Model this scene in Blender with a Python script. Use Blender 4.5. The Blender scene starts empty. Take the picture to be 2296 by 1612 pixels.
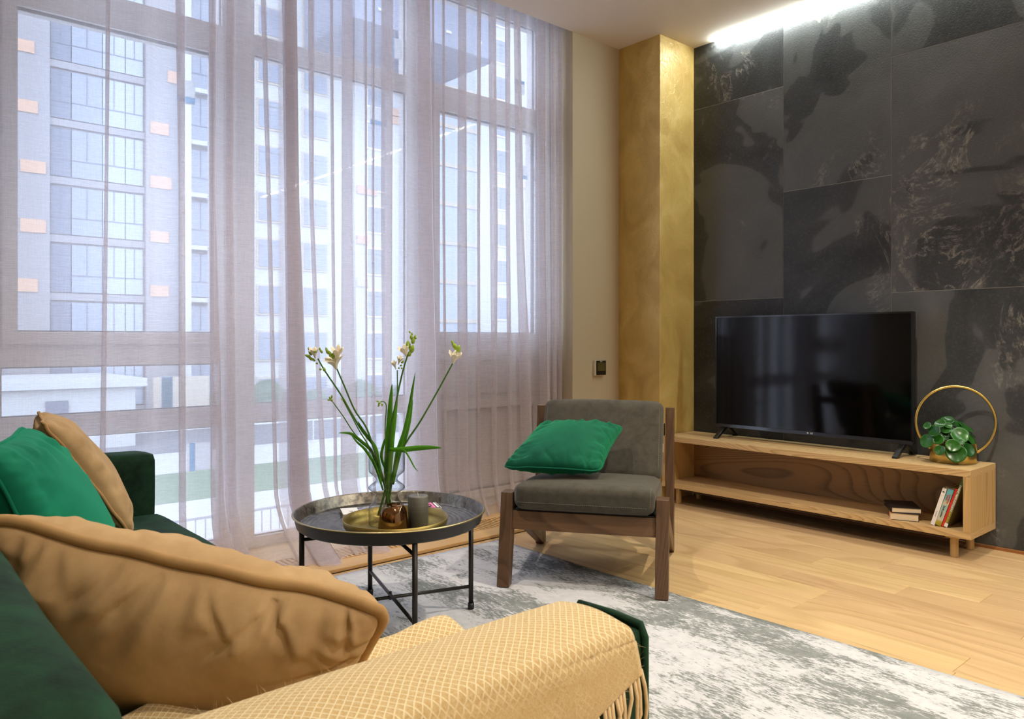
import bpy, bmesh, math, random
from mathutils import Vector, Matrix, noise
random.seed(7)
SC = bpy.context.scene
COL = SC.collection
PI = math.pi

# ------------------------------------------------------------------ camera
H = 1.06
FX, FY = .6583, .7528                    # viewing direction in plan
cam = bpy.data.cameras.new('camera'); cam_o = bpy.data.objects.new('camera', cam); COL.objects.link(cam_o)
cam.sensor_width = 36; cam.lens = 1713/2296*36; cam.shift_y = -41/2296
cam_o.location = (0, 0, H)
cam_o.rotation_euler = (PI/2, 0, math.atan2(FY, FX) - PI/2)
cam.clip_start = .05; cam.clip_end = 300
cam.dof.use_dof = True; cam.dof.focus_distance = 3.3; cam.dof.aperture_fstop = 14
SC.camera = cam_o

# ------------------------------------------------------------------ world, exposure, lamps
SC.view_settings.view_transform = 'Standard'; SC.view_settings.look = 'None'
SC.view_settings.gamma = 1; SC.view_settings.exposure = .28
try: SC.view_settings.use_curve_mapping = False
except Exception: pass
SC.cycles.use_denoising = True; SC.cycles.use_adaptive_sampling = True; SC.cycles.adaptive_threshold = .025
SC.cycles.max_bounces = 8; SC.cycles.diffuse_bounces = 4; SC.cycles.glossy_bounces = 4
SC.cycles.transmission_bounces = 8; SC.cycles.transparent_max_bounces = 24
SC.cycles.sample_clamp_indirect = 4
SC.cycles.caustics_reflective = False; SC.cycles.caustics_refractive = False
w = bpy.data.worlds.new('sky'); SC.world = w; w.use_nodes = True
bg = w.node_tree.nodes['Background']; bg.inputs[0].default_value = (.68, .80, 1.0, 1); bg.inputs[1].default_value = 4.7

WARM = (1, .90, .75)
def spot(x, y, power, size=1.9, blend=.7, color=WARM, tgt=None, z=3.04):
    l = bpy.data.lights.new('downlight_lamp', 'SPOT'); l.energy = power; l.color = color
    l.spot_size = size; l.spot_blend = blend; l.shadow_soft_size = .035
    o = bpy.data.objects.new('downlight_lamp', l); COL.objects.link(o); o.location = (x, y, z)
    d = Vector(tgt or (x, y, 0)) - o.location
    o.rotation_euler = d.to_track_quat('-Z', 'Y').to_euler()
    return o
LAMPS = [(1.25, 2.3, 100, 1.9), (2.85, 1.2, 138, 1.75), (1.0, .1, 80, 2.0), (2.95, -.7, 120, 2.2), (1.0, -1.6, 110, 2.4), (2.95, -2.3, 110, 2.4)]
for x, y, p, s in LAMPS: spot(x, y, p, s)

# ------------------------------------------------------------------ helpers
def s2l(c): return c/12.92 if c <= .04045 else ((c+.055)/1.055)**2.4
def rgb(r, g, b): return (s2l(r/255), s2l(g/255), s2l(b/255), 1)
LOC = {}
class MB:
    def __init__(s): s.v = []; s.f = []; s.uv = None
    def add(s, vs, fs):
        n = len(s.v); s.v += [tuple(v) for v in vs]; s.f += [tuple(i+n for i in f) for f in fs]; return s
    def hexa(s, p): return s.add(p, [(0,3,2,1),(4,5,6,7),(0,1,5,4),(1,2,6,5),(2,3,7,6),(3,0,4,7)])
    def box(s, x0, x1, y0, y1, z0, z1):
        return s.hexa([(x0,y0,z0),(x1,y0,z0),(x1,y1,z0),(x0,y1,z0),(x0,y0,z1),(x1,y0,z1),(x1,y1,z1),(x0,y1,z1)])
    def obox(s, c, a, b, d):             # oriented box: centre, three half vectors
        c, a, b, d = map(Vector, (c, a, b, d)); p = []
        for k in (-1, 1):
            for i, j in ((-1,-1),(1,-1),(1,1),(-1,1)): p.append(c+a*i+b*j+d*k)
        return s.hexa(p)
    def prism(s, poly, e):               # polygon of 3d points swept along e
        n = len(poly); e = Vector(e); a = [Vector(p) for p in poly]; b = [p+e for p in a]
        return s.add(a+b, [tuple(range(n))[::-1], tuple(range(n, 2*n))]+[(i,(i+1)%n,(i+1)%n+n,i+n) for i in range(n)])
    def sweep(s, path, r, n=10, closed=False, cap=True):
        P = [Vector(p) for p in path]; m = len(P); rs = r if isinstance(r, (list, tuple)) else [r]*m
        up = None; vs = []; fs = []
        for i in range(m):
            if closed: t = (P[(i+1)%m]-P[i-1])
            else: t = P[min(i+1, m-1)]-P[max(i-1, 0)]
            t = t.normalized() if t.length > 1e-9 else Vector((0,0,1))
            if up is None: up = t.orthogonal().normalized()
            up = (up - t*up.dot(t)); up = up.normalized() if up.length > 1e-6 else t.orthogonal().normalized()
            q = t.cross(up)
            for k in range(n):
                a = 2*PI*k/n; vs.append(P[i]+(up*math.cos(a)+q*math.sin(a))*rs[i])
        for i in range(m if closed else m-1):
            for k in range(n):
                j = (i+1)%m; k2 = (k+1)%n
                fs.append((i*n+k, i*n+k2, j*n+k2, j*n+k))
        if cap and not closed: fs += [tuple(range(n))[::-1], tuple(range((m-1)*n, m*n))]
        return s.add(vs, fs)
    def cyl(s, p0, p1, r0, r1=None, n=20): return s.sweep([p0, p1], [r0, r0 if r1 is None else r1], n)
    def lathe(s, c, prof, n=48, cap0=True, cap1=False):
        vs = []; fs = []; m = len(prof)
        for r, z in prof:
            for k in range(n):
                a = 2*PI*k/n; vs.append((c[0]+r*math.cos(a), c[1]+r*math.sin(a), c[2]+z))
        for i in range(m-1):
            for k in range(n): fs.append((i*n+k, i*n+(k+1)%n, (i+1)*n+(k+1)%n, (i+1)*n+k))
        if cap0: fs.append(tuple(range(n))[::-1])
        if cap1: fs.append(tuple(range((m-1)*n, m*n)))
        return s.add(vs, fs)
    def grid(s, rows, uv=False):
        m = len(rows); n = len(rows[0]); s.add([p for r in rows for p in r], [(i*n+j, i*n+j+1, (i+1)*n+j+1, (i+1)*n+j) for i in range(m-1) for j in range(n-1)])
        return s
    def mesh(s, name, off=(0,0,0)):
        me = bpy.data.meshes.new(name); o = Vector(off)
        me.from_pydata([Vector(v)-o for v in s.v], [], s.f); me.update(); return me
    def build(s, name, mat, parent=None, smooth=False, bevel=0, seg=2, local=False, auto=None, fix=False):
        if parent is None: off = (0,0,0)
        else: off = (0,0,0) if local else LOC.get(parent.name, (0,0,0))
        me = s.mesh(name, off)
        if fix:
            bm = bmesh.new(); bm.from_mesh(me); bmesh.ops.recalc_face_normals(bm, faces=bm.faces); bm.to_mesh(me); bm.free()
        if mat: me.materials.append(mat)
        if smooth: me.polygons.foreach_set('use_smooth', [True]*len(me.polygons))
        o = bpy.data.objects.new(name, me); COL.objects.link(o)
        if parent: o.parent = parent; LOC[o.name] = LOC.get(parent.name, (0,0,0)) if not local else (0,0,0)
        if bevel:
            b = o.modifiers.new('bevel', 'BEVEL'); b.width = bevel; b.segments = seg; b.limit_method = 'ANGLE'; b.angle_limit = .6
            b.harden_normals = False
        return o
def tag(o, label=None, cat=None, group=None, kind=None):
    if label: o['label'] = label
    if cat: o['category'] = cat
    if group: o['group'] = group
    if kind: o['kind'] = kind
    return o
def thing(name, label, cat, loc=(0,0,0), group=None, rz=0, kind=None):
    o = bpy.data.objects.new(name, None); COL.objects.link(o); o.location = loc; o.rotation_euler = (0,0,rz)
    o.empty_display_size = .05; LOC[o.name] = tuple(loc)
    return tag(o, label, cat, group, kind)
def struct(o, label=None): o['kind'] = 'structure'; o['label'] = label if label else o.name; return o
def subsurf(o, n=2): m = o.modifiers.new('sub', 'SUBSURF'); m.levels = n; m.render_levels = n; return o
def copy_obj(o, parent=None, loc=None):
    c = o.copy(); COL.objects.link(c); c.parent = parent
    if loc is not None: c.location = loc
    return c
def text(name, s, size, mat, parent, M, depth=.0004, align='CENTER', bold=0):
    cu = bpy.data.curves.new(name, 'FONT'); cu.body = s; cu.size = size; cu.extrude = depth; cu.offset = bold
    cu.align_x = align; cu.align_y = 'CENTER'; cu.materials.append(mat)
    o = bpy.data.objects.new(name, cu); COL.objects.link(o)
    me = bpy.data.meshes.new_from_object(o); bpy.data.objects.remove(o)
    o = bpy.data.objects.new(name, me); COL.objects.link(o); o.parent = parent
    o.matrix_local = Matrix.Translation(-Vector(LOC.get(parent.name, (0,0,0)))) @ M
    return o
def frame(origin, xd, yd):               # matrix with x axis xd and y axis yd
    x = Vector(xd).normalized(); y = Vector(yd).normalized(); z = x.cross(y)
    M = Matrix((x, y, z)).transposed().to_4x4(); M.translation = Vector(origin); return M

# ------------------------------------------------------------------ materials
class NT:
    def __init__(s, name):
        s.m = bpy.data.materials.new(name); s.m.use_nodes = True; s.t = s.m.node_tree
        s.b = s.t.nodes['Principled BSDF']; s.out = s.t.nodes['Material Output']
    def n(s, kind, **kw):
        x = s.t.nodes.new(kind)
        for k, v in kw.items():
            if hasattr(x, k): setattr(x, k, v)
        return x
    def l(s, a, b): s.t.links.new(a, b)
    def co(s, scale=(1,1,1), kind='Object', rnd=0, rot=(0,0,0)):
        tc = s.n('ShaderNodeTexCoord'); mp = s.n('ShaderNodeMapping'); mp.inputs['Scale'].default_value = scale; mp.inputs['Rotation'].default_value = rot
        if rnd:
            oi = s.n('ShaderNodeObjectInfo'); mu = s.n('ShaderNodeVectorMath', operation='SCALE'); cx = s.n('ShaderNodeCombineXYZ')
            s.l(oi.outputs['Random'], cx.inputs[0])
            m2 = s.n('ShaderNodeMath', operation='MULTIPLY'); s.l(oi.outputs['Random'], m2.inputs[0]); m2.inputs[1].default_value = 7.3
            s.l(m2.outputs[0], cx.inputs[1]); s.l(m2.outputs[0], cx.inputs[2])
            s.l(cx.outputs[0], mu.inputs[0]); mu.inputs['Scale'].default_value = rnd
            ad = s.n('ShaderNodeVectorMath', operation='ADD'); s.l(tc.outputs[kind], ad.inputs[0]); s.l(mu.outputs[0], ad.inputs[1])
            s.l(ad.outputs[0], mp.inputs[0])
        else: s.l(tc.outputs[kind], mp.inputs[0])
        return mp.outputs[0]
    def noise(s, vec, scale=5, detail=4, rough=.5, dist=0):
        x = s.n('ShaderNodeTexNoise'); s.l(vec, x.inputs['Vector']); x.inputs['Scale'].default_value = scale
        x.inputs['Detail'].default_value = detail; x.inputs['Roughness'].default_value = rough; x.inputs['Distortion'].default_value = dist
        return x.outputs['Fac']
    def wave(s, vec, scale=5, dist=2, detail=2, dscale=1, direction='X'):
        x = s.n('ShaderNodeTexWave', bands_direction=direction); s.l(vec, x.inputs['Vector']); x.inputs['Scale'].default_value = scale
        x.inputs['Distortion'].default_value = dist; x.inputs['Detail'].default_value = detail; x.inputs['Detail Scale'].default_value = dscale
        return x.outputs['Fac']
    def ramp(s, fac, stops, interp='LINEAR'):
        x = s.n('ShaderNodeValToRGB'); x.color_ramp.interpolation = interp; e = x.color_ramp.elements
        for q, (p, c) in ((0, stops[0]), (1, stops[-1])):
            e[q].position = p; e[q].color = c if len(c) == 4 else (*c, 1)
        for p, c in stops[1:-1]:
            el = e.new(p); el.color = c if len(c) == 4 else (*c, 1)
        s.l(fac, x.inputs[0]); return x.outputs['Color']
    def step(s, fac, a, b): return s.ramp(fac, [(a, (0,0,0,1)), (b, (1,1,1,1))])
    def math(s, op, a, b=None, clamp=False):
        x = s.n('ShaderNodeMath', operation=op); x.use_clamp = clamp
        for i, v in enumerate((a, b)):
            if v is None: continue
            if isinstance(v, (int, float)): x.inputs[i].default_value = v
            else: s.l(v, x.inputs[i])
        return x.outputs[0]
    def mix(s, fac, a, b, kind='MIX'):
        x = s.n('ShaderNodeMix', data_type='RGBA', blend_type=kind)
        for i, v in ((0, fac), (6, a), (7, b)):
            if isinstance(v, (int, float)): x.inputs[i].default_value = v
            elif isinstance(v, tuple): x.inputs[i].default_value = v
            else: s.l(v, x.inputs[i])
        return x.outputs[2]
    def bump(s, h, strength=.3, dist=.01, prev=None):
        x = s.n('ShaderNodeBump'); x.inputs['Strength'].default_value = strength; x.inputs['Distance'].default_value = dist
        s.l(h, x.inputs['Height'])
        if prev is not None: s.l(prev, x.inputs['Normal'])
        return x.outputs[0]
    def set(s, col=None, rough=None, metal=None, normal=None, spec=None, sheen=None, sheen_tint=None, sheen_rough=None):
        I = s.b.inputs
        for k, v in (('Base Color', col), ('Roughness', rough), ('Metallic', metal), ('Normal', normal), ('Specular IOR Level', spec), ('Sheen Weight', sheen), ('Sheen Tint', sheen_tint), ('Sheen Roughness', sheen_rough)):
            if v is None: continue
            if isinstance(v, (int, float, tuple)): I[k].default_value = v
            else: s.l(v, I[k])
        return s.m
def plain(name, col, rough=.5, metal=0, spec=.5, vary=0, bumpy=0):
    t = NT(name)
    if vary or bumpy:
        v = t.co(); n = t.noise(v, 18, 5)
        c2 = tuple(min(1, x*(1+vary)) for x in col[:3])+(1,); c1 = tuple(x*(1-vary) for x in col[:3])+(1,)
        col = t.mix(n, c1, c2)
        if bumpy: t.set(normal=t.bump(t.noise(v, 120, 3), bumpy, .003))
    return t.set(col, rough, metal, spec=spec)
def emis(name, col, strength):
    t = NT(name); t.set((0,0,0,1)); t.b.inputs['Emission Color'].default_value = col; t.b.inputs['Emission Strength'].default_value = strength
    return t.m
def wood(name, dark, light, axis='Y', ring=9, rough=.45, grain=.55, rnd=0, wob=6, bmp=.12, varobj=0):
    t = NT(name); ax = 'XYZ'.index(axis)
    sc = [6, 6, 6]; sc[ax] = .55
    v = t.co(tuple(sc), rnd=rnd); n1 = t.noise(v, 1.3, 3, .5, .6)
    sc2 = [1, 1, 1]; sc2[ax] = .12
    v2 = t.co(tuple(sc2), rnd=rnd)
    big = t.noise(v2, 2.6, 1.2, .4, .5)
    rings = t.math('FRACT', t.math('MULTIPLY', big, ring))
    rings = t.ramp(rings, [(0, (1,1,1,1)), (.55, (.62,.62,.62,1)), (.86, (0,0,0,1)), (1, (1,1,1,1))])
    sc3 = [90, 90, 90]; sc3[ax] = 2.5
    fine = t.noise(t.co(tuple(sc3), rnd=rnd), 1.6, 3, .6)
    f = t.math('ADD', t.math('MULTIPLY', rings, grain), t.math('ADD', t.math('MULTIPLY', fine, .45), t.math('MULTIPLY', n1, .55-grain*.35)), True)
    col = t.ramp(f, [(.12, dark), (.85, light)])
    if varobj:
        oi = t.n('ShaderNodeObjectInfo'); hs = t.n('ShaderNodeHueSaturation')
        t.l(t.math('ADD', t.math('MULTIPLY', oi.outputs['Random'], varobj), 1-varobj/2), hs.inputs['Value']); t.l(col, hs.inputs['Color'])
        t.l(t.math('ADD', t.math('MULTIPLY', oi.outputs['Random'], .012), .494), hs.inputs['Hue'])
        col = hs.outputs[0]
    return t.set(col, rough, normal=t.bump(fine, bmp, .002))
M = {}
M['oak'] = wood('oak_floor', rgb(164,130,86), rgb(212,180,134), 'Y', 16, .38, .26, rnd=3, varobj=.16, bmp=.08)
M['oak_x'] = wood('oak_edge', rgb(182,140,88), rgb(220,182,128), 'X', 4, .42, .22)
M['slat'] = plain('oak_slat', rgb(214,172,116), .5, vary=.08)
M['ash'] = wood('ash_board', rgb(140,106,64), rgb(206,174,124), 'Y', 95, .45, .5)
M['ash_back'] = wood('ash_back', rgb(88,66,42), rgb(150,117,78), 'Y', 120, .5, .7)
M['ash_z'] = wood('ash_upright', rgb(146,112,66), rgb(202,168,114), 'Z', 40, .45, .35)
M['walnut'] = wood('walnut', rgb(52,36,24), rgb(100,74,54), 'Z', 40, .38, .3)
M['walnut_x'] = wood('walnut_rail', rgb(52,36,24), rgb(104,77,55), 'X', 60, .38, .4)

t = NT('ceiling_paint'); v = t.co(); M['ceil'] = t.set(rgb(226,216,204), .8, normal=t.bump(t.noise(v, 60, 3), .05, .002))
t = NT('beige_paint'); v = t.co(); M['beige'] = t.set(rgb(186,172,146), .75, normal=t.bump(t.noise(v, 90, 3), .08, .002))
M['white_wall'] = plain('white_paint', rgb(214,210,204), .8)
t = NT('gold_plaster'); v = t.co((1,1,.8))
a = t.noise(v, 3.5, 5, .55, 1.2); b = t.noise(v, 14, 6, .6, 2.2); c = t.noise(v, 60, 3, .6)
col = t.ramp(a, [(.3, rgb(188,156,86)), (.55, rgb(210,180,106)), (.75, rgb(224,198,130))])
h = t.math('ADD', t.step(b, .48, .56), t.math('MULTIPLY', c, .25))
M['gold'] = t.set(col, .42, .12, normal=t.bump(h, .32, .006))
# slate tiles
t = NT('slate_tile'); v = t.co((1,1,1), rnd=9)
big = t.noise(v, 1.1, 3, .55, .8); mid = t.noise(v, 5, 6, .65, .4); fin = t.noise(v, 70, 4, .6)
col = t.ramp(big, [(.36, rgb(46,49,52)), (.475, rgb(62,65,68)), (.485, rgb(86,89,91)), (.72, rgb(104,107,109))])
col = t.mix(t.math('MULTIPLY', mid, .5), col, t.mix(.5, col, rgb(30,30,30)))
vn = t.noise(v, 2.1, 9, .68, 1.6)
vein = t.math('SUBTRACT', 1, t.math('MULTIPLY', t.math('ABSOLUTE', t.math('SUBTRACT', vn, .5)), 34), True)
patch = t.step(t.noise(v, 1.7, 2, .5, .3), .55, .63)
fine2 = t.step(t.noise(v, 16, 8, .75, 1), .42, .62)
vm = t.math('MULTIPLY', t.math('MULTIPLY', vein, patch), fine2, True)
sm = t.math('MULTIPLY', t.math('MULTIPLY', patch, t.step(t.noise(v, 9, 10, .78, .8), .56, .72)), .35)
col = t.mix(t.math('ADD', t.math('MULTIPLY', vm, .75), sm, True), col, rgb(168,164,156))
col = t.mix(t.math('MULTIPLY', t.step(fin, .5, .75), .18), col, rgb(120,118,114))
h = t.math('ADD', t.math('MULTIPLY', t.noise(v, 130, 3, .5), .7), t.math('MULTIPLY', mid, .6))
M['slate'] = t.set(col, .52, normal=t.bump(h, .35, .004), spec=.35)
M['lit_grout'] = plain('lit_grout', rgb(178,176,166), .8)  # grout painted pale for the strip light caught along the tile edges
# rug
t = NT('rug_pile'); v = t.co((1,1,1)); vs_ = t.co((1.7,.62,1), rot=(0,0,.12)); vf = t.co((1.6,.45,1))
big = t.noise(vs_, 1.5, 3, .55, .5); mid = t.noise(vs_, 7, 8, .72, .6); fin = t.noise(vf, 85, 4, .75)
f = t.math('ADD', t.math('ADD', t.math('MULTIPLY', big, .85), t.math('MULTIPLY', mid, .95)), t.math('MULTIPLY', fin, .9))
mask = t.step(t.math('MULTIPLY', f, .4), .528, .575)
ln = t.co((1,1,1)); 
light = t.mix(t.noise(v, 30, 4), rgb(182,183,188), rgb(214,213,214))
dark = t.mix(t.noise(v, 22, 4), rgb(98,103,101), rgb(152,156,154))
M['rug'] = t.set(t.mix(mask, light, dark), .95, normal=t.bump(t.math('ADD', fin, t.math('MULTIPLY', mask, -.6)), .35, .004), spec=.1)
M['rug_edge'] = plain('rug_binding', rgb(196,194,190), .9)
# fabrics
def velvet(name, c1, c2, sheen=.6, tint=(1,1,1,1), scale=9, bmp=.15, edge=.5):
    t = NT(name); v = t.co(); n = t.noise(v, scale, 6, .65, .3); n2 = t.noise(v, 260, 2, .6)
    col = t.ramp(n, [(.3, c1), (.7, c2)])
    return t.set(col, .8, normal=t.bump(n2, bmp, .002), spec=.2, sheen=sheen, sheen_tint=tint, sheen_rough=edge)
M['velvet'] = velvet('dark_green_velvet', rgb(4,20,13), rgb(26,64,42), .06, rgb(90,160,120), 16, .3)
M['emerald'] = velvet('emerald_velvet', rgb(0,92,70), rgb(8,124,92), .45, rgb(60,220,170), 3.5, .05)
M['green'] = velvet('grass_green_velvet', rgb(0,70,54), rgb(4,96,66), .45, rgb(90,230,150), 3, .05)
M['tan'] = velvet('tan_velvet', rgb(164,132,92), rgb(198,166,122), .35, rgb(240,205,160), 6, .05)
M['tan_pipe'] = velvet('tan_piping', rgb(154,120,78), rgb(188,152,104), .3, rgb(230,190,140), 6, .05)
M['grey_fab'] = velvet('taupe_suede', rgb(62,58,51), rgb(80,76,67), .25, rgb(190,184,170), 25, .2)
M['stitch'] = plain('light_stitching', rgb(140,134,118), .8)
# sheer curtain
def sheer(name, base):
    t = NT(name); v = t.co((1,1,1)); vz = t.co((40,40,900)); vx = t.co((1500,10,14)); crk = t.co((13,1,150))
    weave = t.math('ADD', t.math('MULTIPLY', t.noise(vz, 1, 2, .6), .5), t.math('MULTIPLY', t.noise(vx, 1, 2, .6), .5))
    crk_n = t.noise(crk, 1, 4, .7, .4)
    lw = t.n('ShaderNodeLayerWeight'); lw.inputs['Blend'].default_value = .22
    op = t.math('ADD', t.math('ADD', t.math('MULTIPLY', weave, .5), .21), t.math('MULTIPLY', crk_n, .12))
    op = t.math('ADD', op, t.math('MULTIPLY', lw.outputs['Facing'], .38), True)
    col = t.mix(crk_n, base, tuple(min(1, c*1.12) for c in base[:3])+(1,))
    df = t.n('ShaderNodeBsdfDiffuse'); tl = t.n('ShaderNodeBsdfTranslucent'); tr = t.n('ShaderNodeBsdfTransparent')
    nb = t.bump(crk_n, .8, .012)
    for q in (df, tl): t.l(col, q.inputs['Color']); t.l(nb, q.inputs['Normal'])
    tr.inputs['Color'].default_value = (1, .99, .985, 1)
    m1 = t.n('ShaderNodeMixShader'); m1.inputs[0].default_value = .66; t.l(df.outputs[0], m1.inputs[1]); t.l(tl.outputs[0], m1.inputs[2])
    m2 = t.n('ShaderNodeMixShader'); t.l(op, m2.inputs[0]); t.l(tr.outputs[0], m2.inputs[1]); t.l(m1.outputs[0], m2.inputs[2])
    t.l(m2.outputs[0], t.out.inputs['Surface']); return t.m
M['sheer'] = sheer('sheer_mauve_voile', rgb(234,227,230))
# glass
def pane_glass(name, refl=1.0, tint=(1,1,1,1)):
    t = NT(name); fr = t.n('ShaderNodeLayerWeight'); fr.inputs[0].default_value = .5
    sch = t.math('ADD', t.math('MULTIPLY', t.math('POWER', fr.outputs['Facing'], 5), .95), .045)
    gl = t.n('ShaderNodeBsdfGlossy'); gl.inputs['Roughness'].default_value = .01
    tr = t.n('ShaderNodeBsdfTransparent'); tr.inputs['Color'].default_value = tint
    m = t.n('ShaderNodeMixShader'); t.l(t.math('MULTIPLY', sch, refl, True), m.inputs[0]); t.l(tr.outputs[0], m.inputs[1]); t.l(gl.outputs[0], m.inputs[2])
    t.l(m.outputs[0], t.out.inputs['Surface']); return t.m
M['pane'] = pane_glass('window_glass')
def real_glass(name, col, rough=0, ior=1.45):
    t = NT(name); t.set(col, rough); t.b.inputs['Transmission Weight'].default_value = 1; t.b.inputs['IOR'].default_value = ior
    # let straight light through thin walls so that what stands inside is lit
    tr = t.n('ShaderNodeBsdfTransparent'); tr.inputs['Color'].default_value = col
    m = t.n('ShaderNodeMixShader'); m.inputs[0].default_value = .35; t.l(t.b.outputs[0], m.inputs[1]); t.l(tr.outputs[0], m.inputs[2])
    t.l(m.outputs[0], t.out.inputs['Surface']); return t.m
t = NT('thin_vase_glass'); lw = t.n('ShaderNodeLayerWeight'); lw.inputs[0].default_value = .5
gl = t.n('ShaderNodeBsdfGlossy'); gl.inputs['Roughness'].default_value = .02
tr = t.n('ShaderNodeBsdfTransparent'); t.l(t.ramp(lw.outputs['Facing'], [(0, (.90,.91,.91,1)), (.45, (.80,.82,.83,1)), (.75, (.48,.51,.54,1)), (1, (.06,.07,.09,1))]), tr.inputs['Color'])
mm = t.n('ShaderNodeMixShader'); t.l(t.math('ADD', t.math('MULTIPLY', t.math('POWER', lw.outputs['Facing'], 3), .6), .05, True), mm.inputs[0]); t.l(tr.outputs[0], mm.inputs[1]); t.l(gl.outputs[0], mm.inputs[2])
t.l(mm.outputs[0], t.out.inputs['Surface']); M['vase'] = t.m
t = NT('amber_glass'); lw = t.n('ShaderNodeLayerWeight'); lw.inputs[0].default_value = .35
gl = t.n('ShaderNodeBsdfGlossy'); gl.inputs['Roughness'].default_value = .04; gl.inputs['Color'].default_value = (1,.75,.45,1)
tr = t.n('ShaderNodeBsdfTransparent'); t.l(t.ramp(lw.outputs['Facing'], [(0, (.42,.21,.09,1)), (.5, (.25,.11,.04,1)), (1, (.04,.02,.01,1))]), tr.inputs['Color'])
mm = t.n('ShaderNodeMixShader'); t.l(t.math('ADD', t.math('MULTIPLY', t.math('POWER', lw.outputs['Facing'], 3), .6), .16, True), mm.inputs[0]); t.l(tr.outputs[0], mm.inputs[1]); t.l(gl.outputs[0], mm.inputs[2])
t.l(mm.outputs[0], t.out.inputs['Surface']); M['amber'] = t.m
# metals, plastics
t = NT('brass'); v = t.co((1,1,60)); M['brass'] = t.set(rgb(204,178,108), .27, 1)
t = NT('hammered_brass'); v = t.co(); vo = t.n('ShaderNodeTexVoronoi'); t.l(v, vo.inputs['Vector']); vo.inputs['Scale'].default_value = 260
M['hammered'] = t.set(t.mix(t.noise(v, 9, 5), rgb(132,114,60), rgb(172,150,88)), .42, .95, normal=t.bump(vo.outputs['Distance'], .3, .001))
t = NT('aged_tray_metal'); v = t.co()
tc = t.n('ShaderNodeTexCoord'); sep = t.n('ShaderNodeSeparateXYZ'); t.l(tc.outputs['Object'], sep.inputs[0])
rad = t.math('SQRT', t.math('ADD', t.math('MULTIPLY', sep.outputs[0], sep.outputs[0]), t.math('MULTIPLY', sep.outputs[1], sep.outputs[1])))
rings = t.math('SINE', t.math('MULTIPLY', t.math('ADD', rad, t.math('MULTIPLY', t.noise(v, 14, 4), .01)), 330))
sc_ = t.noise(v, 40, 7, .75, .5)
col = t.mix(t.step(sc_, .40, .68), rgb(78,75,72), rgb(140,134,122))
M['tray_metal'] = t.set(col, t.ramp(sc_, [(.3, (.26,)*3), (.7, (.42,)*3)]), .85, normal=t.bump(t.math('ADD', rings, sc_), .25, .0015))
M['rim'] = plain('worn_brass_rim', rgb(176,160,116), .32, .9, vary=.25)
M['dark_metal'] = plain('dark_bronze_metal', rgb(58,55,53), .42, .75, vary=.12)
M['wax'] = None
t = NT('grey_wax'); v = t.co((3,3,160)); n = t.noise(v, 1, 4, .7)
M['wax'] = t.set(t.mix(n, rgb(78,76,68), rgb(108,106,96)), .42, normal=t.bump(n, .2, .001))
M['black'] = plain('black_plastic', rgb(14,14,15), .28)
M['black_matt'] = plain('black_matt_plastic', rgb(20,20,21), .5)
M['screen'] = plain('tv_screen', rgb(4,4,5), .08, spec=.3)
M['bezel'] = plain('glossy_bezel', rgb(24,26,32), .12, .3, spec=.8)
M['upvc'] = plain('white_upvc', rgb(206,202,204), .35)
M['bead'] = plain('glazing_gasket', rgb(96,94,98), .5)
M['white_p'] = plain('white_plastic', rgb(226,220,214), .4)
M['lcd'] = plain('lcd_green_grey', rgb(74,70,40), .2)
M['paper'] = plain('book_paper', rgb(214,196,166), .85, vary=.06)
M['white_card'] = plain('white_card', rgb(232,230,228), .5)
M['ink'] = plain('black_ink', rgb(28,28,30), .6)
M['white_ink'] = plain('white_ink', rgb(238,238,232), .6)
def translucent(name, col):
    t = NT(name); d_ = t.n('ShaderNodeBsdfDiffuse'); l_ = t.n('ShaderNodeBsdfTranslucent'); d_.inputs[0].default_value = col; l_.inputs[0].default_value = col
    m_ = t.n('ShaderNodeMixShader'); m_.inputs[0].default_value = .8; t.l(d_.outputs[0], m_.inputs[1]); t.l(l_.outputs[0], m_.inputs[2]); t.l(m_.outputs[0], t.out.inputs['Surface']); return t.m
M['sticker'] = translucent('sticker_paper', rgb(238,240,242))
M['sticker_b'] = translucent('sticker_blue', rgb(130,196,226))
M['led'] = emis('led_light', (.93, 1, .95, 1), 120)
M['down'] = emis('downlight_disc', (1, .82, .6, 1), 14)
M['red'] = plain('red_cover', rgb(214,40,26), .45)
M['green_cover'] = None

# ------------------------------------------------------------------ room shell
CZ = 3.082
XT = 4.42                                 # tiled wall
struct(MB().box(-1.6, XT+.12, -3.4, 4.0, -.16, -.02).build('floor', M['lit_grout'], None), 'pale oak plank floor laid in staggered rows')
floor = bpy.data.objects['floor']
PW = .158
k = 0; x = XT-.003
random.seed(11)
plank_lib = {}
while x > -1.5:
    x0 = x-PW; y = 3.155; first = True
    ymin = -3.3 if x > .4 else -3.3
    while y > ymin:
        L = random.choice([.72, .95, 1.2, 1.45, 1.7]) if not first else random.choice([.35, .55, .8, 1.1, 1.35, 1.6])
        first = False; y0 = max(y-L, ymin)
        key = round(y-y0, 3)
        if key not in plank_lib:
            plank_lib[key] = MB().box(-PW+.0012, 0, -(y-y0)+.0012, 0, -.02, 0).mesh('plank'); plank_lib[key].materials.append(M['oak'])
        o = bpy.data.objects.new('plank', plank_lib[key]); COL.objects.link(o); o.parent = floor; o.location = (x, y, 0)
        b = o.modifiers.new('b', 'BEVEL'); b.width = .0016; b.segments = 1
        y = y0
    x = x0
struct(MB().box(-1.6, XT+.12, -3.4, 3.499, CZ, CZ+.25).build('ceiling', M['ceil']), 'smooth off-white ceiling ending at the curtain niche')
struct(MB().box(.3, 3.75, 3.499, 3.9, 3.22, 3.34).build('trim_1', M['white_wall']), 'white soffit of the curtain niche above the windows')
struct(MB().box(-1.6, -1.5, -3.4, 4.0, 0, 3.34).build('wall_left', M['white_wall']), 'white side wall behind the sofa')
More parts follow.
